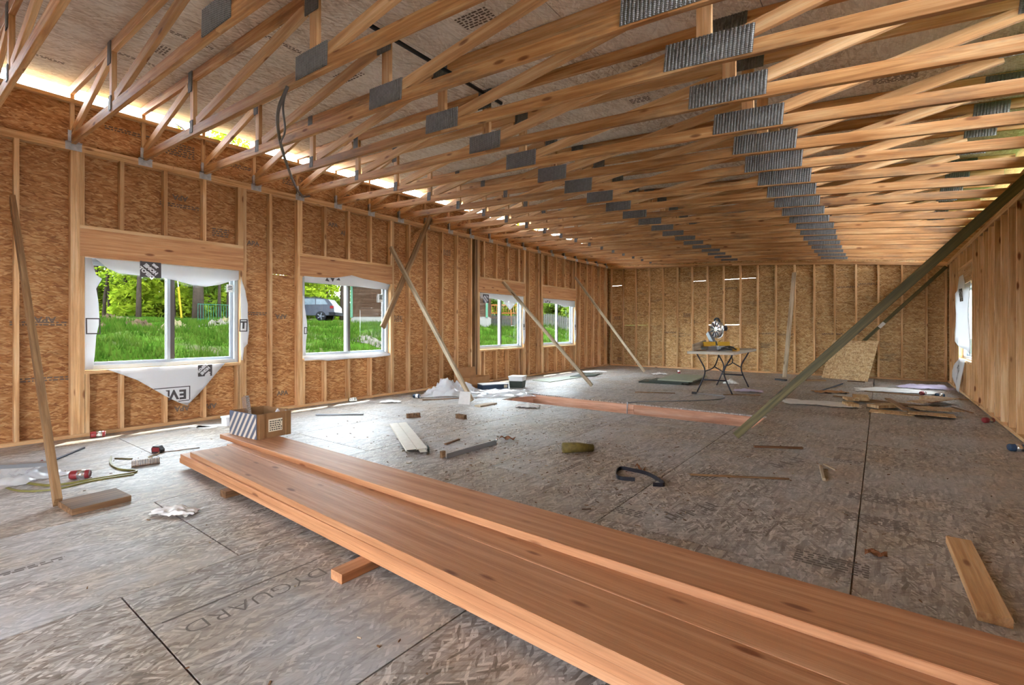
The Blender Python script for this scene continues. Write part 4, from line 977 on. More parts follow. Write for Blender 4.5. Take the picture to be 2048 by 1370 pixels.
cl_ = empty('hand_tool', (-2.15, 9.05, TZ)); tag(cl_, 'tangle of dark cord and yellow tool at the saw foot', 'tool')
MB().tube(bez([(-2.22, 8.80, TZ + .02), (-2.1, 8.75, TZ + .05), (-2.02, 8.9, TZ + .03), (-2.12, 9.0, TZ + .07), (-2.2, 8.92, TZ + .05), (-2.05, 8.82, TZ + .09), (-1.98, 9.0, TZ + .03)], 6), 0.012, 7).build('cord_tangle', M_BLACK, cl_, None, True)
MB().box((-2.05, 9.02, TZ + .001), (-1.97, 9.22, TZ + .06)).build('tool_body', M_YEL, cl_)
MB().tube([(-2.01, 9.22, TZ + .03), (-2.01, 9.34, TZ + .03)], 0.022, 10).build('tool_nose', M_BLACK, cl_, None, True)

# ---- leaning sheet
BL, BR_ = Vector((-1.07, 13.16, 0.004)), Vector((-0.21, 12.70, 0.004))
ex = (BR_ - BL).normalized(); up_ = (Vector((0.30, 0.31, 0.86))); up_ = (up_ - ex * up_.dot(ex)).normalized(); nz_ = ex.cross(up_)
sh = MB().box((0, 0, -0.011), ((BR_ - BL).length, 0.95, 0)).build('board_sheet', M_OSBS, None, frame(ex, up_, nz_, BL)); tag(sh, 'square strand board sheet leaning towards the back wall', 'sheet')

# ---- bucket, cardboard, bin, plastic by the left wall
bk = empty('bucket', (-5.6, 7.36, 0)); tag(bk, 'white square bucket with a green label by the left wall', 'bucket')
def taper(a, b, z0, z1, M): return MB().add([M @ Vector(p) for p in [(-a, -a, z0), (a, -a, z0), (a, a, z0), (-a, a, z0), (-b, -b, z1), (b, -b, z1), (b, b, z1), (-b, b, z1)]], [(3, 2, 1, 0), (4, 5, 6, 7), (0, 1, 5, 4), (1, 2, 6, 5), (2, 3, 7, 6), (3, 0, 4, 7)])
TB = Matrix.Translation((-5.52, 7.42, 0)) @ Matrix.Rotation(R(20), 4, 'Z')
taper(0.115, 0.135, 0.0, 0.20, TB).build('bucket_body', M_WHITE, bk); taper(0.117, 0.130, 0.004, 0.135, TB).build('label', M_GREENB, bk); MB().box((-.142, -.142, .20), (.142, .142, .225), TB).build('lid', M_WHITE, bk)
cb = empty('cardboard_carton', (-6.2, 6.95, 0)); tag(cb, 'tan cardboard carton with raised flap against the left wall', 'carton')
CBm = Matrix.Translation((-6.28, 7.0, 0)) @ Matrix.Rotation(R(90 + 5), 4, 'Z')
for a, b, nme in (((-.32, -.17, 0), (.32, .17, .006), 'bottom'), ((-.32, -.17, .006), (.32, -.164, .20), 'side_panel'), ((-.32, .164, .006), (.32, .17, .20), 'side_panel'), ((-.32, -.164, .006), (-.314, .164, .20), 'end_panel'), ((.314, -.164, .006), (.32, .164, .20), 'end_panel')):
    MB().box(a, b).build(nme, M_CARD2, cb, CBm)
MB().box((-.32, 0, 0), (.32, .006, .17)).build('flap', M_CARD2, cb, CBm @ Matrix.Translation((0, .166, .20)) @ Matrix.Rotation(R(-12), 4, 'X'))
bn = empty('flat_bin', (-5.98, 7.2, 0)); tag(bn, 'low dark blue carton with white edge beside the tan carton', 'bin')
BNm = Matrix.Translation((-5.80, 7.02, 0)) @ Matrix.Rotation(R(62), 4, 'Z')
MB().box((-.26, -.13, 0.001), (.26, .13, .085)).build('carton_body', M_BLUE, bn, BNm); MB().box((-.262, -.132, .085), (.262, .132, .098)).build('lid', M_WHITE, bn, BNm); MB().box((.17, -.1305, .02), (.24, -.130, .075)).build('label', M_LABEL, bn, BNm)
def heap(name, pts_fn, nu, nv, mat, label, cat, parent=None):
    o = MB().grid(pts_fn, nu, nv).build(name, mat, parent, None, True)
    if parent is None: tag(o, label, cat)
    return o
def noise2(x, y, s=0):
    return (math.sin(x * 12.9 + y * 4.1 + s) + math.sin(x * 5.3 - y * 9.7 + s * 2) + math.sin(x * 23.1 + y * 17.3 + s * 3) * .6) / 2.6
def film(label, cx_, cy_, lx, ly, h, ang, s, mat=M_FILM, cat='plastic sheet', name='plastic_sheet', n=26, flat=0.02):
    ca, sa = math.cos(ang), math.sin(ang)
    def fn(u, v):
        x, y = (u - .5) * lx, (v - .5) * ly
        rr = 1 - min(1, ((u - .5) ** 2 + (v - .5) ** 2) * 3.6)
        k = 1 + 0.14 * noise2(u * 2, v * 2, s)
        z = 0.004 + max(0, rr) * h * (0.55 + 0.45 * noise2(u * .9, v * .9, s + 1)) + flat * (0.5 + .5 * noise2(u * 2.2, v * 2.2, s + 4)) + max(0, rr) * h * 0.38 * abs(noise2(u * 3.1, v * 3.1, s + 7))
        x *= k; y *= k
        return (cx_ + x * ca - y * sa, cy_ + x * sa + y * ca, z)
    return heap(name, fn, n, n, mat, label, cat)
film('tall crumpled heap of clear plastic sheeting by the left wall', -5.82, 5.95, 0.95, 0.75, 0.25, 0.7, 1)
film('low spread of clear plastic sheeting near the stair opening', -5.2, 6.45, 1.2, 0.8, 0.06, 0.7, 3, flat=0.04)
film('small white plastic scrap beside the stair opening corner', -4.02, 5.66, 0.34, 0.22, 0.05, 0.4, 5, M_PAPER, 'scrap', 'plastic_scrap', 14)
film('white paper scrap under the second left window', -5.95, 4.75, 0.30, 0.16, 0.03, 0.8, 6, M_PAPER, 'scrap', 'paper_scrap', 10)
film('crumpled clear plastic bag behind the nearest brace', -5.16, 0.64, 0.50, 0.42, 0.10, 0.3, 8, M_FILM, 'bag', 'plastic_bag', 18)
film('pale film lying by the far left corner', -5.9, 11.2, 0.7, 0.3, 0.03, 0.9, 9, M_PAPER, 'plastic sheet', 'plastic_sheet', 12)
film('stained white rag on the floor left of the planks', -3.42, 1.10, 0.26, 0.13, 0.035, 0.55, 11, M_PAPER, 'rag', 'rag', 16)

# ---- scrap and tools on the floor
def tube_thing(name, pts, r, mat, label, cat, n=8): return tag(MB().tube(pts, r, n).build(name, mat, None, None, True), label, cat)
def can(label, x, y, ang, mat, mat2=M_ALU, r=0.033, l=0.122, z=None):
    o = empty('drink_can', (x, y, 0)); tag(o, label, 'can')
    Mx = Matrix.Translation((x, y, r + 0.001)) @ Matrix.Rotation(ang, 4, 'Z') @ Matrix.Rotation(R(90), 4, 'Y')
    MB().lathe([(r * .8, -l / 2 + .001), (r, -l / 2 + .012), (r, l / 2 - .014), (r * .86, l / 2 - .002)], 18, Mx).build('can_body', mat, o, None, True)
    MB().lathe([(r * .84, l / 2 - .002), (r * .84, l / 2), (r * .74, l / 2 - .003)], 18, Mx).build('can_top', mat2, o, None, True)
    MB().lathe([(r * 1.004, -l * .1), (r * 1.006, l * .28)], 18, Mx).build('can_print', mat2, o, None, True)
can('red and silver drink can lying by the left wall below the nearest window', -6.45, 1.38, R(80), M_RED)
can('drink can lying by the left wall below the second window', -6.45, 4.42, R(75), M_ALU)
can('blue and white can beside the plastic heap', -5.98, 5.30, R(20), M_BLUE, M_WHITE)
cn = empty('drink_can', (-3.9, 11.5, 0)); tag(cn, 'upright drink can standing behind the green panels', 'can'); p = fl(1358, 750); MB().lathe([(.03, .001), (.033, .01), (.033, .108), (.028, .12)], 16, Matrix.Translation(p)).build('can_body', M_ALU, cn, None, True); MB().lathe([(.0335, .04), (.0335, .08)], 16, Matrix.Translation(p)).build('can_print', M_RED, cn, None, True)
can('crushed red can on the floor by the right wall', 1.03, 8.05, R(40), M_RED)
can('blue can among the paper by the right wall', 0.78, 10.55, R(10), M_BLUE)
can('pinkish can among the paper left of the blue can', 0.58, 10.75, R(60), M_RED)
can('small blue can at the foot of the right wall nearest the camera', 1.0, 6.35, R(20), M_BLUE)
# tape measure
p = fl(316, 905); tm = empty('tape_measure', tuple(p)); tag(tm, 'red and black tape measure with blade out near the pale brush block', 'tape measure')
TMm = Matrix.Translation(p) @ Matrix.Rotation(R(35), 4, 'Z')
MB().prism([(-.04, 0), (.045, 0), (.045, .03), (.02, .062), (-.03, .062), (-.045, .04)], -.024, .024, TMm @ Matrix.Rotation(R(90), 4, 'X')).build('case', M_BLACK, tm); MB().box((-.036, -.0255, .012), (.03, -.0245, .05), TMm).build('side_badge', M_RED, tm); MB().box((-.03, .0245, .012), (.03, .0255, .05), TMm).build('side_badge', M_RED, tm)
MB().tube(bez([tuple(TMm @ Vector(q)) for q in ((.045, 0, .006), (.12, .05, .004), (.2, .10, .008), (.27, .17, .004))], 5), 0.004, 6).build('blade', M_DARKW, tm, None, True)
MB().tube(bez([tuple(TMm @ Vector(q)) for q in ((.03, -.02, .01), (.06, -.1, .006), (.04, -.16, .005), (.09, -.18, .005))], 5), 0.005, 6).build('strap', M_PALEB, tm, None, True)
# ribbed block (nail strip)
a, b = fl(263, 934), fl(320, 926); d = (b - a).normalized(); L_ = (b - a).length
nb = empty('nail_strip', tuple(a)); tag(nb, 'grey ribbed nail strip standing on edge by the tape measure', 'nail strip')
NB = frame(d, UPZ.cross(d), UPZ, a)
MB().box((0, -.02, .001), (L_, .02, .006)).build('strip_back', M_DARKW, nb, NB)
n_ = 24
for i in range(n_): MB().box((L_ * i / n_ + .001, -.02, .006), (L_ * (i + .72) / n_, .02, .05)).build('nail', M_DARKW if i % 2 else M_BRACE, nb, NB)
for (u0, u1, v0, v1, lab) in ((813, 841, 836, 834, 'small ribbed nail strip lying in the middle of the floor'), (914, 931, 836, 839, 'short ribbed nail strip right of the small one')):
    a, b = fl(u0, v0), fl(u1, v1); d = (b - a).normalized(); L_ = (b - a).length
    q = empty('nail_strip', tuple(a)); tag(q, lab, 'nail strip'); NB = frame(d, UPZ.cross(d), UPZ, a)
    MB().box((0, -.025, .001), (L_, .025, .012)).build('strip_back', M_DARKW, q, NB)
    for i in range(8): MB().box((L_ * i / 8 + .001, -.025, .012), (L_ * (i + .7) / 8, .025, .055)).build('nail', M_DARKW, q, NB)
# siding offcuts
def siding(label, a, b, w, seed, z0=0.004, tilt=0.0):
    a, b = Vector(a), Vector(b); d = (b - a).normalized(); L_ = (b - a).length; F_ = frame(d, UPZ.cross(d), UPZ, a)
    prof = [(0, 0), (w * .02, .012), (w * .46, .016), (w * .48, .004), (w * .52, .014), (w * .96, .018), (w * 1.0, .004)]
    mb = MB(); vs_ = [(x, y, zz + z0 + (tilt if x > 0 else 0)) for x in (0, L_) for y, zz in prof] + [(x, y, zz + z0 + .0025 + (tilt if x > 0 else 0)) for x in (0, L_) for y, zz in prof]
    n = len(prof); fs = []
    for i in range(n - 1): fs += [(i, i + 1, n + i + 1, n + i), (2 * n + i, 3 * n + i, 3 * n + i + 1, 2 * n + i + 1)]
    fs += [(i, 2 * n + i, 2 * n + i + 1, i + 1) for i in range(n - 1)] + [(n + i, n + i + 1, 3 * n + i + 1, 3 * n + i) for i in range(n - 1)] + [(0, n, 3 * n, 2 * n), (n - 1, 3 * n - 1, 4 * n - 1, 2 * n - 1)]
    mb.add(vs_, fs); o = empty('siding_offcut', tuple(a)); tag(o, label, 'siding')
    mb.build('siding', M_GYP, o, F_); return o, F_, L_
s1, F1, L1 = siding('long pale vinyl siding offcut lying on the floor beyond the planks', (-4.56, 3.62, 0), (-3.38, 2.87, 0), 0.20, 1, tilt=0.02)
MB().box((0, 0.11, 0.022), (0.10, 0.17, 0.026)).build('tab', M_GYP, s1, F1 @ Matrix.Translation((L1 - .01, -0.0, 0.01))); MB().box((0, 0, 0), (0.09, 0.004, 0.05)).build('bent_edge', M_GREENB, s1, F1 @ Matrix.Translation((L1 - .06, 0.20, 0.008)))
a, b = fl(891, 917), fl(990, 888); d = (b - a).normalized(); tr_ = empty('trim_strip', tuple(a)); tag(tr_, 'bent grey metal trim strip right of the siding offcut', 'trim strip')
TR = frame(d, UPZ.cross(d), UPZ, a); L_ = (b - a).length
MB().box((0, -.02, .002), (L_, .02, .005)).box((0, -.02, .005), (L_, -.016, .045)).build('strip', M_GREYM, tr_, TR); MB().box((-.02, .02, .002), (.02, .05, .06)).build('end_block', M_BRACE, tr_, TR); MB().tube([(L_ - .01, -.018, .03), (L_ + .02, -.018, .075)], .012, 8).build('end_cap', M_ALU, tr_, TR, True)
# tube
a, b = fl(1126, 906, .0), fl(1186, 903, .0); tube_thing('cardboard_tube', [a + UPZ * .047, (a + b) / 2 + UPZ * .045, b + UPZ * .033], [.046, .044, .032], M_TUBE, 'short mossy brown tube lying on the floor mid room', 'tube', 16)
# strap ribbon standing on edge
def ribbon(name, pts, h, mat, label, cat, t=0.003, z0=0.001):
    P = bez(pts, 6); vs_ = []
    for i, q in enumerate(P):
        dd = (P[min(i + 1, len(P) - 1)] - P[max(i - 1, 0)]); n = Vector((-dd.y, dd.x, 0)).normalized() * t
        hz = q.z
        vs_ += [(q.x - n.x, q.y - n.y, z0 + hz), (q.x + n.x, q.y + n.y, z0 + hz), (q.x + n.x, q.y + n.y, z0 + h + hz), (q.x - n.x, q.y - n.y, z0 + h + hz)]
    fs = []
    for i in range(len(P) - 1):
        for k in range(4): fs.append((i * 4 + k, i * 4 + (k + 1) % 4, (i + 1) * 4 + (k + 1) % 4, (i + 1) * 4 + k))
    fs += [(3, 2, 1, 0), tuple(len(P) * 4 - 4 + k for k in range(4))]
    return tag(MB().add(vs_, fs).build(name, mat), label, cat)
ribbon('strap', [fl(*q) for q in ((1270, 963), (1237, 959), (1233, 947), (1242, 940), (1266, 944), (1297, 952), (1329, 972), (1306, 973))], 0.028, M_IRON, 'curled black strap on the floor over the sheet joint', 'strap')
lf = MB().grid(lambda u, v: tuple(fl(1281, 941) + Vector(((u - .5) * .07, (v - .5) * .05, .02 + .03 * math.sin(u * 4 + v * 3) + .01 * noise2(u * 2, v * 2)))), 6, 6).build('dry_leaf', M_LEAFBR); tag(lf, 'dry brown leaf on the curled black strap', 'leaf')
p = fl(1752, 1112); lf = MB().grid(lambda u, v: tuple(p + Vector(((u - .5) * .09, (v - .5) * .06, .004 + .02 * abs(math.sin(u * 5 + v * 3))))), 7, 6).build('dry_leaf', M_LEAFBR); tag(lf, 'dry brown leaf curled on the floor beside the long sheet joint at right', 'leaf')
for u, v, lab in ((1015, 880, 'dry brown leaf at the end of the metal trim strip'),):
    p = fl(u, v); lf = MB().grid(lambda a, c: tuple(p + Vector(((a - .5) * .16, (c - .5) * .09, .004 + .03 * abs(math.sin(a * 5 + c * 3))))), 7, 6).build('dry_leaf', M_LEAFBR); tag(lf, lab, 'leaf')
def stick(label, p, q, w=0.03, t=0.014, mat=M_DARKW, name='wood_strip', z=0.001): return lone_board(name, fl(*p) + UPZ * (z + t / 2), fl(*q) + UPZ * (z + t / 2), w, t, mat, label, 'stick')
stick('thin brown rod lying level in the right foreground', (1380, 951), (1578, 960), 0.016, 0.014, M_BRACE)
stick('tapered brown shim near the foot of the olive brace', (1508, 895), (1605, 898), 0.03, 0.018)
stick('short pale wood shim in the right foreground', (1641, 935), (1648, 962), 0.022, 0.02, M_PALEB)
stick('short grey wood sliver right of the pale shim', (1648, 930), (1672, 942), 0.014, 0.012, M_PALEB)
stick('grey metal rod on the floor below the second left window', (632, 831), (727, 830), 0.035, 0.02, M_GREYM, 'metal_rod')
stick('thin dark strip in front of the plastic heap', (845, 801), (925, 797), 0.03, 0.012)
stick('short brown strip above the metal trim strip', (891, 890), (918, 880), 0.025, 0.014)
stick('thin pale stick under the folding table', (1270, 785), (1350, 787), 0.03, 0.012, M_BRACE)
stick('thin stick at the foot of the folding table legs', (1447, 790), (1520, 791), 0.03, 0.012, M_BRACE)
stick('long slim dark rod behind the nearest brace', (70, 938), (168, 897), 0.018, 0.014, M_IRON, 'metal_rod')
stick('slim straw coloured stick left of the ribbed nail strip', (230, 918), (264, 919), 0.012, 0.01, M_OLIVE)
lone_board('wood_offcut', fl(1893 + 24, 1091) + UPZ * .02, fl(1990, 1250) + UPZ * .02, 0.10, 0.038, M_STUD, 'pale edged offcut board lying at the far right of the foreground', 'board')
# strapping bands
for i, (pts, lab) in enumerate((([(0, 958), (55, 968), (110, 972), (200, 958), (262, 948), (272, 943), (240, 940), (222, 930), (222, 915)], 'looped olive strapping band behind the nearest brace'), ([(0, 972), (40, 983), (110, 980), (190, 962), (268, 950)], 'flat olive strapping band in front of the plastic bag'))):
    ribbon('strapping_band', [fl(*q) for q in pts], 0.010 if i else 0.014, M_OLV, lab, 'strap', t=0.006)
can('red wrapped can by the strapping bands', -4.78, 0.92, R(60), M_RED)
p = fl(85, 935); gl = film('red and white glove behind the plastic bag', p.x, p.y, 0.20, 0.10, 0.05, 0.3, 21, M_RED, 'glove', 'work_glove', 12)
p = fl(50, 963); lone_board('metal_bar', p + UPZ * .12 + Vector((-.1, -.1, 0)), p + UPZ * .13 + Vector((.14, .13, 0)), 0.06, 0.03, M_GREYM, 'grey metal bar on the plastic bag behind the nearest brace', 'bar')
# white panels left of the tub
for i, (u, v, w, l, rz) in enumerate(((405, 855, .10, .32, 20), (432, 852, .16, .38, 55))):
    p = fl(u, v); o = MB().box((-l / 2, -w / 2, 0.001), (l / 2, w / 2, 0.007)).build('paper_sheet', M_PAPER, None, Matrix.Translation(p) @ Matrix.Rotation(R(rz), 4, 'Z')); tag(o, ('small white sheet on the floor by the left wall', 'larger white sheet on the floor by the white tub')[i], 'sheet')
# green panels in front of the table
for i, (c, sx_, sy_, zz, rz, mat, lab) in enumerate((((-3.62, 9.95), .86, .55, .001, 8, M_GREENB, 'lowest dark green panel of the stack left of the folding table'), ((-3.45, 10.02), .80, .50, .031, 3, M_GREENB, 'dark green panel in the middle of the stack by the folding table'), ((-3.35, 10.45), .70, 1.35, .061, 4, M_GREENT, 'pale green panel on top of the stack by the folding table'))):
    o = MB().box((-sx_ / 2, -sy_ / 2, 0), (sx_ / 2, sy_ / 2, .028)).build('wall_panel', mat, None, Matrix.Translation((*c, zz)) @ Matrix.Rotation(R(rz), 4, 'Z')); tag(o, lab, 'panel')
for i, (pts, mat, lab) in enumerate(((((1065, 761), (1100, 765), (1205, 748), (1160, 750)), M_GREENT, 'long thin green panel on the floor near the slim braces'), (((1140, 755), (1190, 753), (1200, 749), (1165, 748)), M_GREENB, 'short green strip behind the long thin green panel'))):
    q = [fl(*a) for a in pts]; o = MB().prism([(a.x, a.y) for a in q], 0.002 + i * .014, 0.012 + i * .014).build('wall_panel', mat); tag(o, lab, 'panel')
# extension cord
cordp = [fl(*q) for q in ((1390, 788), (1420, 790), (1448, 794), (1440, 799), (1390, 802), (1330, 803), (1280, 804), (1257, 806))]
cordp = [q + UPZ * .008 for q in cordp] + [Vector((cordp[-1].x, 6.86, 0.004)), Vector((cordp[-1].x, 6.845, -0.15)), Vector((cordp[-1].x, 6.845, -0.6))]
ec = empty('extension_cord', tuple(cordp[0])); tag(ec, 'grey extension cord snaking from the table into the stair opening', 'cord')
MB().tube(bez(cordp, 6), 0.008, 7).build('cord', M_GREYM, ec, None, True); MB().box((-.05, -.02, -.006), (.03, .02, .03), Matrix.Translation(cordp[0])).build('socket', M_BLACK, ec)
# papers and litter round the table and the right side
for i, (u, v, lx, ly, h, a, mat, lab) in enumerate(((1462, 768, .28, .22, .10, .3, M_PAPER, 'crumpled white paper under the folding table'), (1497, 783, .45, .30, .04, .2, M_PURP, 'torn paper litter right of the folding table'), (1320, 749, .35, .2, .04, .6, M_PAPER, 'white paper scrap in front of the back wall'),
      (1790, 783, 1.1, .55, .05, .1, M_PAPER, 'large crumpled white paper behind the scrap boards'), (1850, 777, .8, .4, .09, .2, M_PURP, 'lilac tinted crumpled paper by the right wall'), (1640, 808, .95, .5, .012, .1, M_PAPER, 'thin white paper sheet lying before the scrap boards'), (1660, 785, .5, .3, .02, .5, M_CARD2, 'tan paper sheet left of the scrap boards'))):
    p = fl(u, v); film(lab, p.x, p.y, lx, ly, h, a, 30 + i, mat, 'paper', 'crumpled_paper', 16)
# scrap board pile
SP = [((1668, 793), (1870, 817), .06, .02, .002, 'long narrow scrap board at the back of the scrap pile'), ((1690, 802), (1860, 822), .10, .022, .024, 'second long scrap board of the scrap pile'), ((1720, 800), (1722, 808), .20, .04, .05, 'short block crossing the long scrap boards'),
      ((1690, 812), (1712, 813), .28, .05, .002, 'square scrap block at the left end of the scrap pile'), ((1690, 806), (1712, 807), .26, .03, .053, 'thin square piece on the scrap block'), ((1740, 822), (1830, 830), .30, .012, .002, 'wide strand board scrap at the front of the scrap pile'),
      ((1775, 806), (1812, 830), .07, .022, .055, 'slanted scrap stick across the scrap pile'), ((1815, 830), (1910, 838), .26, .012, .03, 'strand board scrap at the front right of the pile'), ((1828, 824), (1915, 828), .34, .012, .05, 'upper strand board scrap at the right of the pile'),
      ((1830, 815), (1905, 806), .20, .012, .07, 'strand board scrap at the back right of the pile'), ((1745, 818), (1790, 816), .18, .04, .02, 'short thick scrap block amid the scrap pile'), ((1730, 783), (1938, 801), .07, .012, .004, 'long thin lath behind the scrap pile'),
      ((1850, 805), (1880, 803), .16, .05, .03, 'brown scrap block at the back of the pile'), ((1905, 815), (1945, 827), .03, .012, .002, 'thin dark splinter right of the scrap pile')]
for (p, q, w, t, zz, lab) in SP:
    lone_board('scrap_board', fl(*p) + UPZ * (zz + t / 2), fl(*q) + UPZ * (zz + t / 2), w, t, M_OSBS if w > .11 else M_BRACE, lab, 'scrap board', 'scrap boards by the right wall')
stick('small dark piece under the leaning sheet', (1695, 763), (1730, 765), .05, .02); stick('blue pencil like stick left of the scrap boards', (1640, 783), (1685, 768), .02, .015, M_BLUE); stick('short tan batten at the foot of the leaning grey board', (1612, 762), (1650, 762), .08, .03, M_BRACE); stick('dark shoe shaped scrap by the leaning grey board', (1552, 760), (1572, 762), .09, .035, M_BLACK)
# fine litter nobody could count
mb = MB(); rg = random.Random(11)
for i in range(900):
    if i < 500: x, y = rg.uniform(-5.5, 0.9), rg.uniform(0.5, 6.0)
    else: x, y = rg.gauss(-2.4, .8), rg.gauss(3.6, .8)
    if PIT[0] - .05 < x < PIT[1] + .05 and PIT[2] - .05 < y < PIT[3] + .05: continue
    if 1.15 < y < 2.3 and x > -4.8: continue
    l, w = rg.uniform(.004, .028), rg.uniform(.002, .006); l *= (2.2 if rg.random() < .06 else 1)
    mb.box((-l / 2, -w / 2, .0005), (l / 2, w / 2, rg.uniform(.003, .006)), Matrix.Translation((x, y, 0)) @ Matrix.Rotation(rg.uniform(0, 6.28), 4, 'Z'), rg.choice((0, 0, 1)))
ch_ = mb.build('wood_chips', [M_DARKW, M_PALEB]); ch_['kind'] = 'stuff'; tag(ch_, 'fine wood chips and splinters scattered over the floor', 'wood chips')

# ================================================================== OUTDOORS
def sstep(t): t = max(0, min(1, t)); return t * t * (3 - 2 * t)
def zg(x, y):
    """lie of the land: a trench of low ground round the house, a bank rising to the left"""
    z = -0.45
    z += 1.62 * sstep((-8.5 - x) / 10.0)
    z += 0.55 * sstep((-18 - x) / 16.0)
    bank = sstep((-9 - x) / 4.0)
    z += bank * (0.10 * math.sin(x * 1.3 + y * .7) + 0.07 * math.sin(x * 2.9 - y * 1.9) + 0.05 * math.sin(y * 3.7 + x * .8))
    return z
mb = MB(); NX, NY = 150, 130
gx = lambda u: 70 - 150 * u; gy = lambda v: -60 + 160 * v
mb.grid(lambda u, v: (gx(u), gy(v), zg(gx(u), gy(v)) - (0.35 if (XL - .3 < gx(u) < XR + .3 and YF < gy(v) < YB + .3) else 0)), NX, NY)
gr = mb.build('ground', M_GROUND, None, None, True); struct(gr, 'rough grassy ground rising to a bank outside the left windows')
# cut the ground below the house out of the way of the basement
bm = bmesh.new(); bm.from_mesh(gr.data); bmesh.ops.delete(bm, geom=[f for f in bm.faces if XL < f.calc_center_median().x < XR and YF + 1 < f.calc_center_median().y < YB], context='FACES'); bm.to_mesh(gr.data); bm.free()
rg = random.Random(21)
def blades(n, fx, fy, h0, h1, w):
    mb = MB(); V = []; Fc = []
    for i in range(n):
        x, y = fx(), fy()
        x = x; yy = y * -x if False else y
        z = zg(x, yy); a = rg.uniform(0, 6.28); h = rg.uniform(h0, h1); lx, ly = rg.uniform(-.4, .4) * h, rg.uniform(-.4, .4) * h; ww = w * rg.uniform(.6, 1.4)
        k = len(V); V += [(x - ww * math.cos(a), yy - ww * math.sin(a), z - .03), (x + ww * math.cos(a), yy + ww * math.sin(a), z - .03), (x + lx, yy + ly, z + h)]; Fc.append((k, k + 1, k + 2))
    mb.add(V, Fc); return mb
V = MB()
def wedge(n, x0, x1, r0, r1, h0, h1, w):
    for i in range(n):
        x = rg.uniform(x0, x1); y = -x * rg.uniform(r0, r1); z = zg(x, y); a = rg.uniform(0, 6.28); h = rg.uniform(h0, h1); ww = w * rg.uniform(.6, 1.4)
        V.add([(x - ww * math.cos(a), y - ww * math.sin(a), z - .03), (x + ww * math.cos(a), y + ww * math.sin(a), z - .03), (x + rg.uniform(-.5, .5) * h, y + rg.uniform(-.5, .5) * h, z + h)], [(0, 1, 2)])
wedge(16000, -23, -11, .12, .50, .06, .26, .018); wedge(14000, -24, -9.5, .50, .85, .06, .24, .018); wedge(16000, -24, -8.5, 1.05, 1.85, .06, .24, .022)
gs = V.build('lawn_grass', M_GRASS); gs['kind'] = 'stuff'; tag(gs, 'rough green grass covering the bank outside', 'grass')

# ---- trees
def crown_mesh(seed, rx, rz_, zc, n, leaf, lo=0.0):
    q = random.Random(seed); mb = MB(); blobs = []
    for i in range(26):
        a = q.uniform(0, 6.28); r = rx * math.sqrt(q.random()); zz = zc + q.uniform(-1, 1) * rz_
        blobs.append((r * math.cos(a), r * math.sin(a), zz, q.uniform(.5, 1.1) * rx * .42))
    Vv = []; Fv = []
    for i in range(n):
        b = q.choice(blobs); d = Vector((q.gauss(0, 1), q.gauss(0, 1), q.gauss(0, .7))).normalized() * b[3] * q.uniform(.55, 1.0); p = Vector(b[:3]) + d
        if p.z < lo: p.z = lo + q.random() * .5
        u = Vector((q.gauss(0, 1), q.gauss(0, 1), q.gauss(0, .6))).normalized(); w = u.orthogonal().normalized(); s = leaf * q.uniform(.6, 1.3)
        k = len(Vv); Vv += [p - u * s, p + w * s * .5, p + u * s, p - w * s * .5]; Fv.append((k, k + 1, k + 2, k + 3))
    return mb.add(Vv, Fv).mesh('crown')
def trunk_mesh(seed, r, h, lean=0.4):
    q = random.Random(seed); mb = MB(); pts = [(0, 0, -.3)]; 
    for i in range(1, 7): pts.append((q.uniform(-lean, lean) * i / 6, q.uniform(-lean, lean) * i / 6, h * i / 6))
    mb.tube(pts, [r * 1.15] + [r * (1 - .65 * i / 6) for i in range(1, 7)], 9)
    for i in range(7):
        t = q.uniform(.35, .9); a = q.uniform(0, 6.28); b = Vector((pts[3][0], pts[3][1], h * t)); e = b + Vector((math.cos(a) * 1.6, math.sin(a) * 1.6, q.uniform(.4, 1.4)))
        mb.tube([b, (b + e) / 2 + Vector((0, 0, .15)), e], [r * .35, r * .2, r * .08], 5)
    return mb.mesh('trunk')
CR = [crown_mesh(1, 2.4, 2.9, 5.6, 6500, .12, 1.3), crown_mesh(2, 2.7, 3.0, 5.8, 6500, .12, 1.2), crown_mesh(3, 2.1, 3.0, 5.4, 6000, .11, 1.0)]
TRK = [trunk_mesh(4, .12, 8.5), trunk_mesh(5, .085, 8.0, .6), trunk_mesh(6, .21, 9.5, .3)]
def tree(x, y, ci, ti, s, leaf, label, group='trees beyond the bank', bark=M_BARK):
    o = empty('tree', (x, y, zg(x, y))); tag(o, label, 'tree', group)
    Mx = Matrix.Translation((x, y, zg(x, y))) @ Matrix.Rotation(hash01(x, y) * 6.28, 4, 'Z') @ Matrix.Scale(s, 4)
    obj('trunk', TRK[ti], bark, o, Mx, True); obj('crown', CR[ci], leaf, o, Mx)
def at_dist(u, d):
    a = (u - 1024) / 966; return (-math.sin(_A) + a * math.cos(_A)) * d, (math.cos(_A) + a * math.sin(_A)) * d
W1 = [(188, 25, 0, 1.0, 'brown tree trunk at the left edge of the nearest window view'), (207, 27, 1, 1.0, 'slim tree second from left in the nearest window view'), (219, 29, 1, .9, 'slim tree third from left in the nearest window view'), (252, 31, 0, 1.0, 'tree left of the straight dark trunk in the nearest window'),
      (277, 25, 0, 1.0, 'straight dark tree trunk in the left pane of the nearest window'), (347, 28, 0, 1.1, 'tree just right of the centre stile in the nearest window'), (377, 33, 1, 1.0, 'thin tree left of the thickest trunk in the nearest window'), (396, 25, 2, 1.2, 'thickest grey tree trunk in the nearest window'),
      (420, 29, 0, .9, 'tree right of the thickest trunk in the nearest window'), (438, 27, 1, 1.0, 'leaning tree over the green fence in the nearest window'), (455, 28, 1, 1.1, 'tree at the right edge of the nearest window view')]
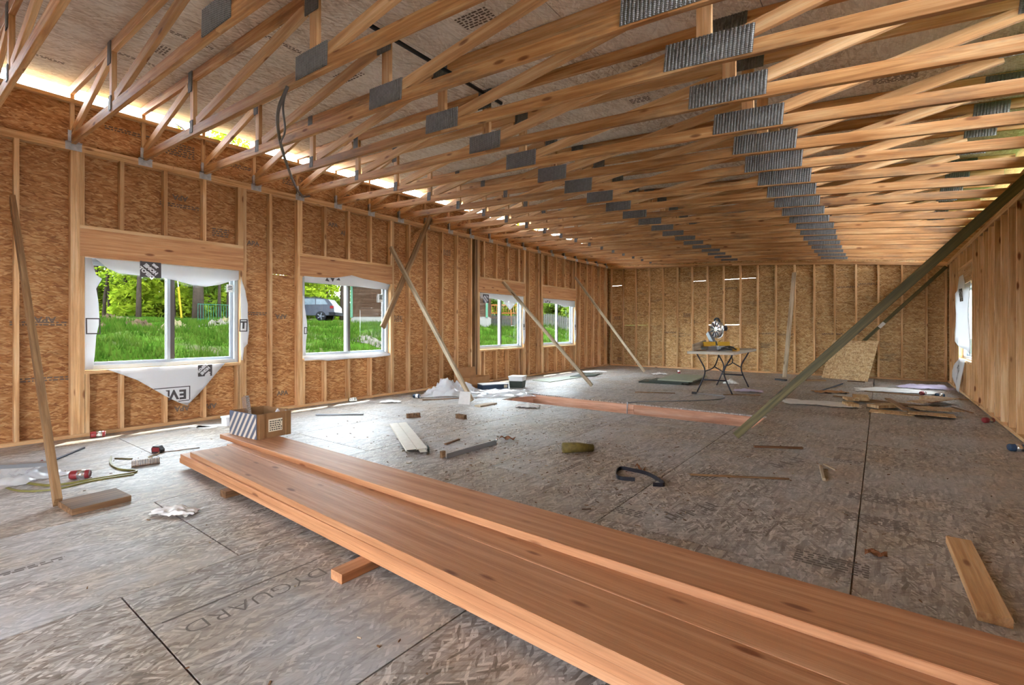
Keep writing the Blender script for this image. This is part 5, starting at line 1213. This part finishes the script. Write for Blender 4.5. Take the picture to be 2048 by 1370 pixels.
for u, d, ti, s, lab in W1:
    x, y = at_dist(u, d); tree(x, y, hash(u) % 3, ti, s, M_LEAF1 if u < 400 else M_LEAF2, lab)
W2 = [(622, 44, 0, 1.0, 'tree behind the parked car'), (650, 46, 1, 1.05, 'slim tree above the back of the parked car'), (684, 40, 2, .9, 'tree between the parked car and the brown shed'), (600, 45, 1, 1.0, 'tree at the left edge of the second window view')]
for u, d, ti, s, lab in W2:
    x, y = at_dist(u, d); tree(x, y, (u // 2) % 3, ti, s, M_LEAF1, lab)
rg2 = random.Random(9)
n_bg = 0
for u0, u1, d0, d1, n in ((120, 500, 34, 50, 22), (560, 800, 48, 60, 12), (940, 1160, 46, 60, 14)):
    for i in range(n):
        u = u0 + (u1 - u0) * (i + rg2.random()) / n; x, y = at_dist(u, rg2.uniform(d0, d1))
        tree(x, y, i % 3, (i + 1) % 2, rg2.uniform(.9, 1.2), M_LEAF1 if i % 3 else M_LEAF2, 'background tree in the wood beyond the bank', 'background trees of the wood')
BUSH = [crown_mesh(11, 1.5, .9, 1.0, 3000, .12, .05), crown_mesh(12, 1.3, 1.1, 1.1, 3000, .11, .05)]
n = 0
for u0, u1, d0, d1, k in ((110, 500, 30, 36, 18), (570, 700, 42, 48, 8), (940, 1160, 44, 50, 14)):
    for i in range(k):
        u = u0 + (u1 - u0) * (i + rg2.random()) / k; x, y = at_dist(u, rg2.uniform(d0, d1)); s = rg2.uniform(.9, 1.6)
        o = obj('undergrowth_bush', BUSH[i % 2], M_LEAF1 if i % 2 else M_LEAF2, None, Matrix.Translation((x, y, zg(x, y))) @ Matrix.Rotation(u, 4, 'Z') @ Matrix.Scale(s, 4)); tag(o, 'leafy undergrowth bush at the edge of the wood', 'bush', 'undergrowth along the wood')
# bushes right outside the windows
SB = [crown_mesh(15, .55, .28, .30, 1500, .045, .02), crown_mesh(16, .5, .3, .32, 1500, .05, .02)]
for u, d, s, lab in ((628, 11.5, 1.25, 'pale leafy shrub low in the left pane of the second window'), (672, 12.5, 1.0, 'small shrub at the centre stile of the second window'), (735, 13.5, .8, 'low weedy shrub in the right pane of the second window'), (975, 13.5, .9, 'low shrub at the foot of the third window view'), (1020, 14.5, .8, 'weedy shrub at the right of the third window view'), (1130, 17.5, 1.3, 'bushy shrub low in the farthest left window'), (1100, 18, .8, 'small weed clump at the left of the farthest window view')):
    x, y = at_dist(u, d); o = obj('shrub', SB[int(u) % 2], M_BUSH, None, Matrix.Translation((x, y, zg(x, y))) @ Matrix.Scale(s, 4)); tag(o, lab, 'shrub', 'shrubs outside the windows')
# heaps of soil and brush on the bank
def clump(u, d, rx, ry, h, mat, label, cat='soil heap', name='soil_heap', s=0):
    x, y = at_dist(u, d); z0 = zg(x, y)
    vs_ = []; n, m = 18, 7
    mb = MB()
    mb.grid(lambda a, b: (x + rx * b * math.cos(a * 6.2832) * (1 + .2 * noise2(a, b, s)), y + ry * b * math.sin(a * 6.2832) * (1 + .2 * noise2(b, a, s)), zg(x + rx * b * math.cos(a * 6.2832), y + ry * b * math.sin(a * 6.2832)) - .06 + h * (1 - b * b) * (0.75 + .45 * noise2(a * 1.7, b * 2.1, s + 3))), n, m)
    return tag(mb.build(name, mat, None, None, True), label, cat)
M_SOIL = plain('dark_soil', lin(34, 27, 20), 0.95, spec=0.0, noise=0.45, nscale=6, bump=0.8); M_STRAW = plain('dry_straw', lin(50, 46, 33), 0.95, spec=0.0, noise=0.35, nscale=9, bump=0.8); M_ROCKY = plain('pale_rubble', lin(48, 45, 41), 0.9, spec=0.0, noise=0.35, nscale=5, bump=0.8)
clump(215, 17.5, .7, .45, .40, M_SOIL, 'dark soil heap on the bank left in the nearest window', s=1); clump(285, 16, .9, .5, .34, M_SOIL, 'soil and straw heap mid bank in the nearest window', s=2); clump(430, 16.5, 1.0, .7, .36, M_ROCKY, 'pale rubble heap on the bank at right of the nearest window', s=3); clump(190, 14.5, .6, .4, .25, M_SOIL, 'small dark soil heap low in the nearest window', s=4)
clump(345, 15, .9, .4, .25, M_STRAW, 'dry straw heap beside the stile in the nearest window', s=5); clump(740, 17, 1.2, .5, .18, M_ROCKY, 'pale rubble strip in the right pane of the second window', s=6); clump(460, 20.5, 1.2, .6, .35, M_STRAW, 'dry straw ridge at the crest in the nearest window', s=7); clump(250, 21, 3.2, .5, .16, M_STRAW, 'long straw ridge along the crest in the nearest window', s=8)

# ---- parked car, seen from its side
cx_, cy_ = at_dist(628, 34); ca = R(37.3 + 3)
car = empty('car', (cx_, cy_, zg(cx_, cy_) + .02)); tag(car, 'dark grey parked estate car seen through the second window', 'car')
CM = Matrix.Translation((cx_ - .5, cy_ - .35, zg(cx_, cy_) + 0.05)) @ Matrix.Rotation(ca, 4, 'Z')          # local +X = image right = rear
M_CAR = plain('dark_grey_paint', lin(30, 32, 40), 0.3, 0.0, spec=0.12); M_CGL = plain('car_glass', lin(64, 72, 78), 0.1, 0.0, spec=0.1)
M_TYRE = plain('tyre_rubber', (0.006, 0.006, 0.007), .8, spec=0.05); M_SPOKE = plain('wheel_spoke', lin(70, 72, 76), .4, spec=0.0)
side = [(-2.25, .42), (2.15, .40), (2.28, .55), (2.25, .95), (2.12, 1.12), (-.95, 1.08), (-1.9, .98), (-2.3, .80)]
MB().prism(side, -.88, .88, CM @ Matrix.Rotation(R(90), 4, 'X')).build('body', M_CAR, car)
roof = [(-1.05, 1.08), (2.12, 1.12), (1.80, 1.52), (1.2, 1.62), (.2, 1.64), (-.35, 1.56)]
MB().prism(roof, -.74, .74, CM @ Matrix.Rotation(R(90), 4, 'X')).build('cabin', M_CAR, car)
for poly in ([(-.78, 1.14), (.02, 1.14), (.02, 1.54), (-.28, 1.50)], [(.08, 1.14), (.92, 1.15), (.92, 1.55), (.08, 1.56)], [(.98, 1.15), (1.78, 1.17), (1.55, 1.50), (.98, 1.55)]): MB().prism(poly, .741, .748, CM @ Matrix.Rotation(R(90), 4, 'X')).build('side_window', M_CGL, car)
for xx in (-1.4, 1.35):
    wh = MB().lathe([(.20, -.11), (.33, -.11), (.345, -.07), (.345, .07), (.33, .11), (.2, .11)], 24, CM @ Matrix.Translation((xx, -.80, .345)) @ Matrix.Rotation(R(90), 4, 'X')).build('wheel', M_TYRE, car, None, True)
    for q in range(5): MB().box((0, -.03, .105), (.24, .03, .125), CM @ Matrix.Translation((xx, -.80, .345)) @ Matrix.Rotation(R(90), 4, 'X') @ Matrix.Rotation(R(72 * q), 4, 'Z')).build('spoke', M_SPOKE, wh)
    MB().lathe([(.345, -.11), (.36, -.11), (.36, .11), (.345, .11)], 20, CM @ Matrix.Translation((xx, .80, .345)) @ Matrix.Rotation(R(90), 4, 'X')).build('wheel', M_TYRE, car)
MB().box((1.98, -.895, .88), (2.2, -.70, 1.06), CM).build('tail_light', plain('tail_light_red', lin(84, 20, 20), .3, spec=0.0), car); MB().box((1.9, -.89, .40), (2.34, .89, .62), CM).build('bumper', M_TYRE, car); MB().tube([(-.2, -.6, 1.68), (1.3, -.6, 1.68)], .02, 6).build('roof_rail', M_TYRE, car, CM, True)

# ---- brown shed with green trim
M_SIDE = wood('shed_siding', lin(33, 23, 17), lin(40, 29, 22), lin(48, 36, 28), stain=.2, knots=0, vary=.2, spec=0.0); M_SFND = plain('shed_foundation', lin(74, 72, 68), .9, spec=0.0); M_GTRIM = plain('green_trim', lin(46, 70, 56), .6, spec=0.0); M_SROOF = plain('shed_roof', lin(40, 50, 38), .8, spec=0.0, noise=.2)
ax, ay = at_dist(702, 30); bx2, by2 = at_dist(976, 30)
A_ = Vector((ax, ay, 0)); B_ = Vector((bx2, by2, 0)); dd = (B_ - A_).normalized(); Ls = (B_ - A_).length; nn = Vector((-dd.y, dd.x, 0))
zs = min(zg(ax, ay), zg(bx2, by2)) - .1
shd = empty('shed', tuple(A_ + UPZ * zs)); tag(shd, 'brown board shed with green trim outside the second and third windows', 'shed')
SM = frame(dd, nn, UPZ, A_ + UPZ * zs)
MB().box((0, 0, 0), (Ls, 4.5, .75)).build('foundation', M_SFND, shd, SM)
for i in range(12):
    zz = .75 + i * .17; MB().box((0, -.02 - .01 * (i % 2), 0), (Ls, 4.52, .168)).build('siding_board', M_SIDE, shd, SM @ Matrix.Translation((0, 0, zz)))
for xx in (0, 3.0, Ls - .12): MB().box((xx - .02, -.06, .7), (xx + .12, -.03, 2.85)).build('trim_board', M_GTRIM, shd, SM)
MB().box((2.35, -.06, 1.1), (2.9, -.035, 2.2)).build('door', M_GTRIM, shd, SM)
MB().prism([(-.4, 2.75), (Ls / 2, 3.9), (Ls + .4, 2.75), (Ls + .4, 2.87), (Ls / 2, 4.02), (-.4, 2.87)], -5, .5, SM @ Matrix.Rotation(R(90), 4, 'X')).build('roof', M_SROOF, shd)
MB().prism([(0, 2.78), (Ls / 2, 3.88), (Ls, 2.78)], -.05, .0, SM @ Matrix.Rotation(R(90), 4, 'X')).build('gable', M_SIDE, shd)
# ---- timber deck and picket fence, seen through the far windows
M_ORNG = wood('orange_deck_wood', lin(76, 42, 22), lin(90, 52, 28), lin(104, 64, 38), knots=0, spec=0.0)
dx, dy = at_dist(1010, 40); dk = empty('timber_deck', (dx, dy, zg(dx, dy))); tag(dk, 'orange timber deck with railings seen through the third window', 'deck')
DM = Matrix.Translation((dx, dy, zg(dx, dy) - .1)) @ Matrix.Rotation(R(38), 4, 'Z')
MB().box((-1.6, 0, .55), (1.6, 2.5, .68)).build('platform', M_ORNG, dk, DM)
for xx in (-1.6, -.55, .5, 1.55): MB().box((xx - .05, -.05, 0), (xx + .05, .05, 1.75)).build('post', M_ORNG, dk, DM)
for zz in (.95, 1.62): MB().box((-1.65, -.03, zz), (1.65, .03, zz + .09)).build('rail', M_ORNG, dk, DM)
for i in range(16): MB().box((-1.5 + i * .2 - .02, -.02, .95), (-1.5 + i * .2 + .02, .02, 1.65)).build('baluster', M_ORNG, dk, DM)
M_GREYF = plain('grey_fence_wood', lin(56, 54, 52), .9, spec=0.0, noise=.2)
pa, pb = at_dist(975, 35), at_dist(1165, 33); P0 = Vector((*pa, 0)); P1 = Vector((*pb, 0)); dd = (P1 - P0).normalized(); Lf = (P1 - P0).length
pfn = empty('picket_fence', tuple(P0 + UPZ * zg(*pa))); tag(pfn, 'weathered grey picket fence seen through the two far left windows', 'fence')
PK = MB().prism([(-.045, 0), (.045, 0), (.045, .92), (0, 1.02), (-.045, .92)], -.01, .01, Matrix.Rotation(R(90), 4, 'X')).mesh('picket')
i = 0; s_ = 0
while s_ < Lf:
    p = P0 + dd * s_; obj('picket', PK, M_GREYF, pfn, Matrix.Translation((p.x, p.y, zg(p.x, p.y) - .1)) @ Matrix.Rotation(math.atan2(dd.y, dd.x), 4, 'Z')); s_ += .125
for zz in (.25, .7): MB().tube([P0 + UPZ * (zg(*pa) + zz), (P0 + P1) / 2 + UPZ * (zg(*((P0 + P1) / 2)[:2]) + zz), P1 + UPZ * (zg(*pb) + zz)], .03, 4).build('rail', M_GREYF, pfn)
# ---- iron fence and pole stay in the nearest window
M_DKGRN = plain('dark_green_iron', lin(28, 58, 48), .5, spec=0.0)
pa, pb = at_dist(396, 24), at_dist(474, 25); P0 = Vector((*pa, 0)); P1 = Vector((*pb, 0)); dd = (P1 - P0).normalized(); Lf = (P1 - P0).length
ifn = empty('iron_fence', tuple(P0 + UPZ * zg(*pa))); tag(ifn, 'dark green iron bar fence at the right of the nearest window', 'fence')
s_ = 0; IB = MB().cyl((0, 0, 0), (0, 0, .95), .011, None, 6).mesh('bar')
while s_ < Lf: p = P0 + dd * s_; obj('bar', IB, M_DKGRN, ifn, Matrix.Translation((p.x, p.y, zg(p.x, p.y) - .05))); s_ += .11
for zz in (.12, .85): MB().tube([P0 + UPZ * (zg(*pa) + zz), P1 + UPZ * (zg(*pb) + zz)], .016, 5).build('rail', M_DKGRN, ifn)
px_, py_ = at_dist(364, 23); qx, qy = at_dist(345, 23)
M_YGD = plain('yellow_stay_guard', lin(96, 76, 20), .6, spec=0.0)
stay = empty('pole_stay', (px_, py_, zg(px_, py_))); tag(stay, 'slanted pole stay wire with yellow guard in the nearest window', 'stay wire')
z0_ = zg(px_, py_); top_ = Vector((qx, qy, z0_ + 4.4)); bot_ = Vector((px_, py_, z0_ - .05))
MB().tube([bot_, top_ + (top_ - bot_) * .6], .012, 5).build('wire', M_GREYM, stay); MB().tube([bot_, bot_ + (top_ - bot_) * .38], .04, 8).build('yellow_guard', M_YGD, stay)
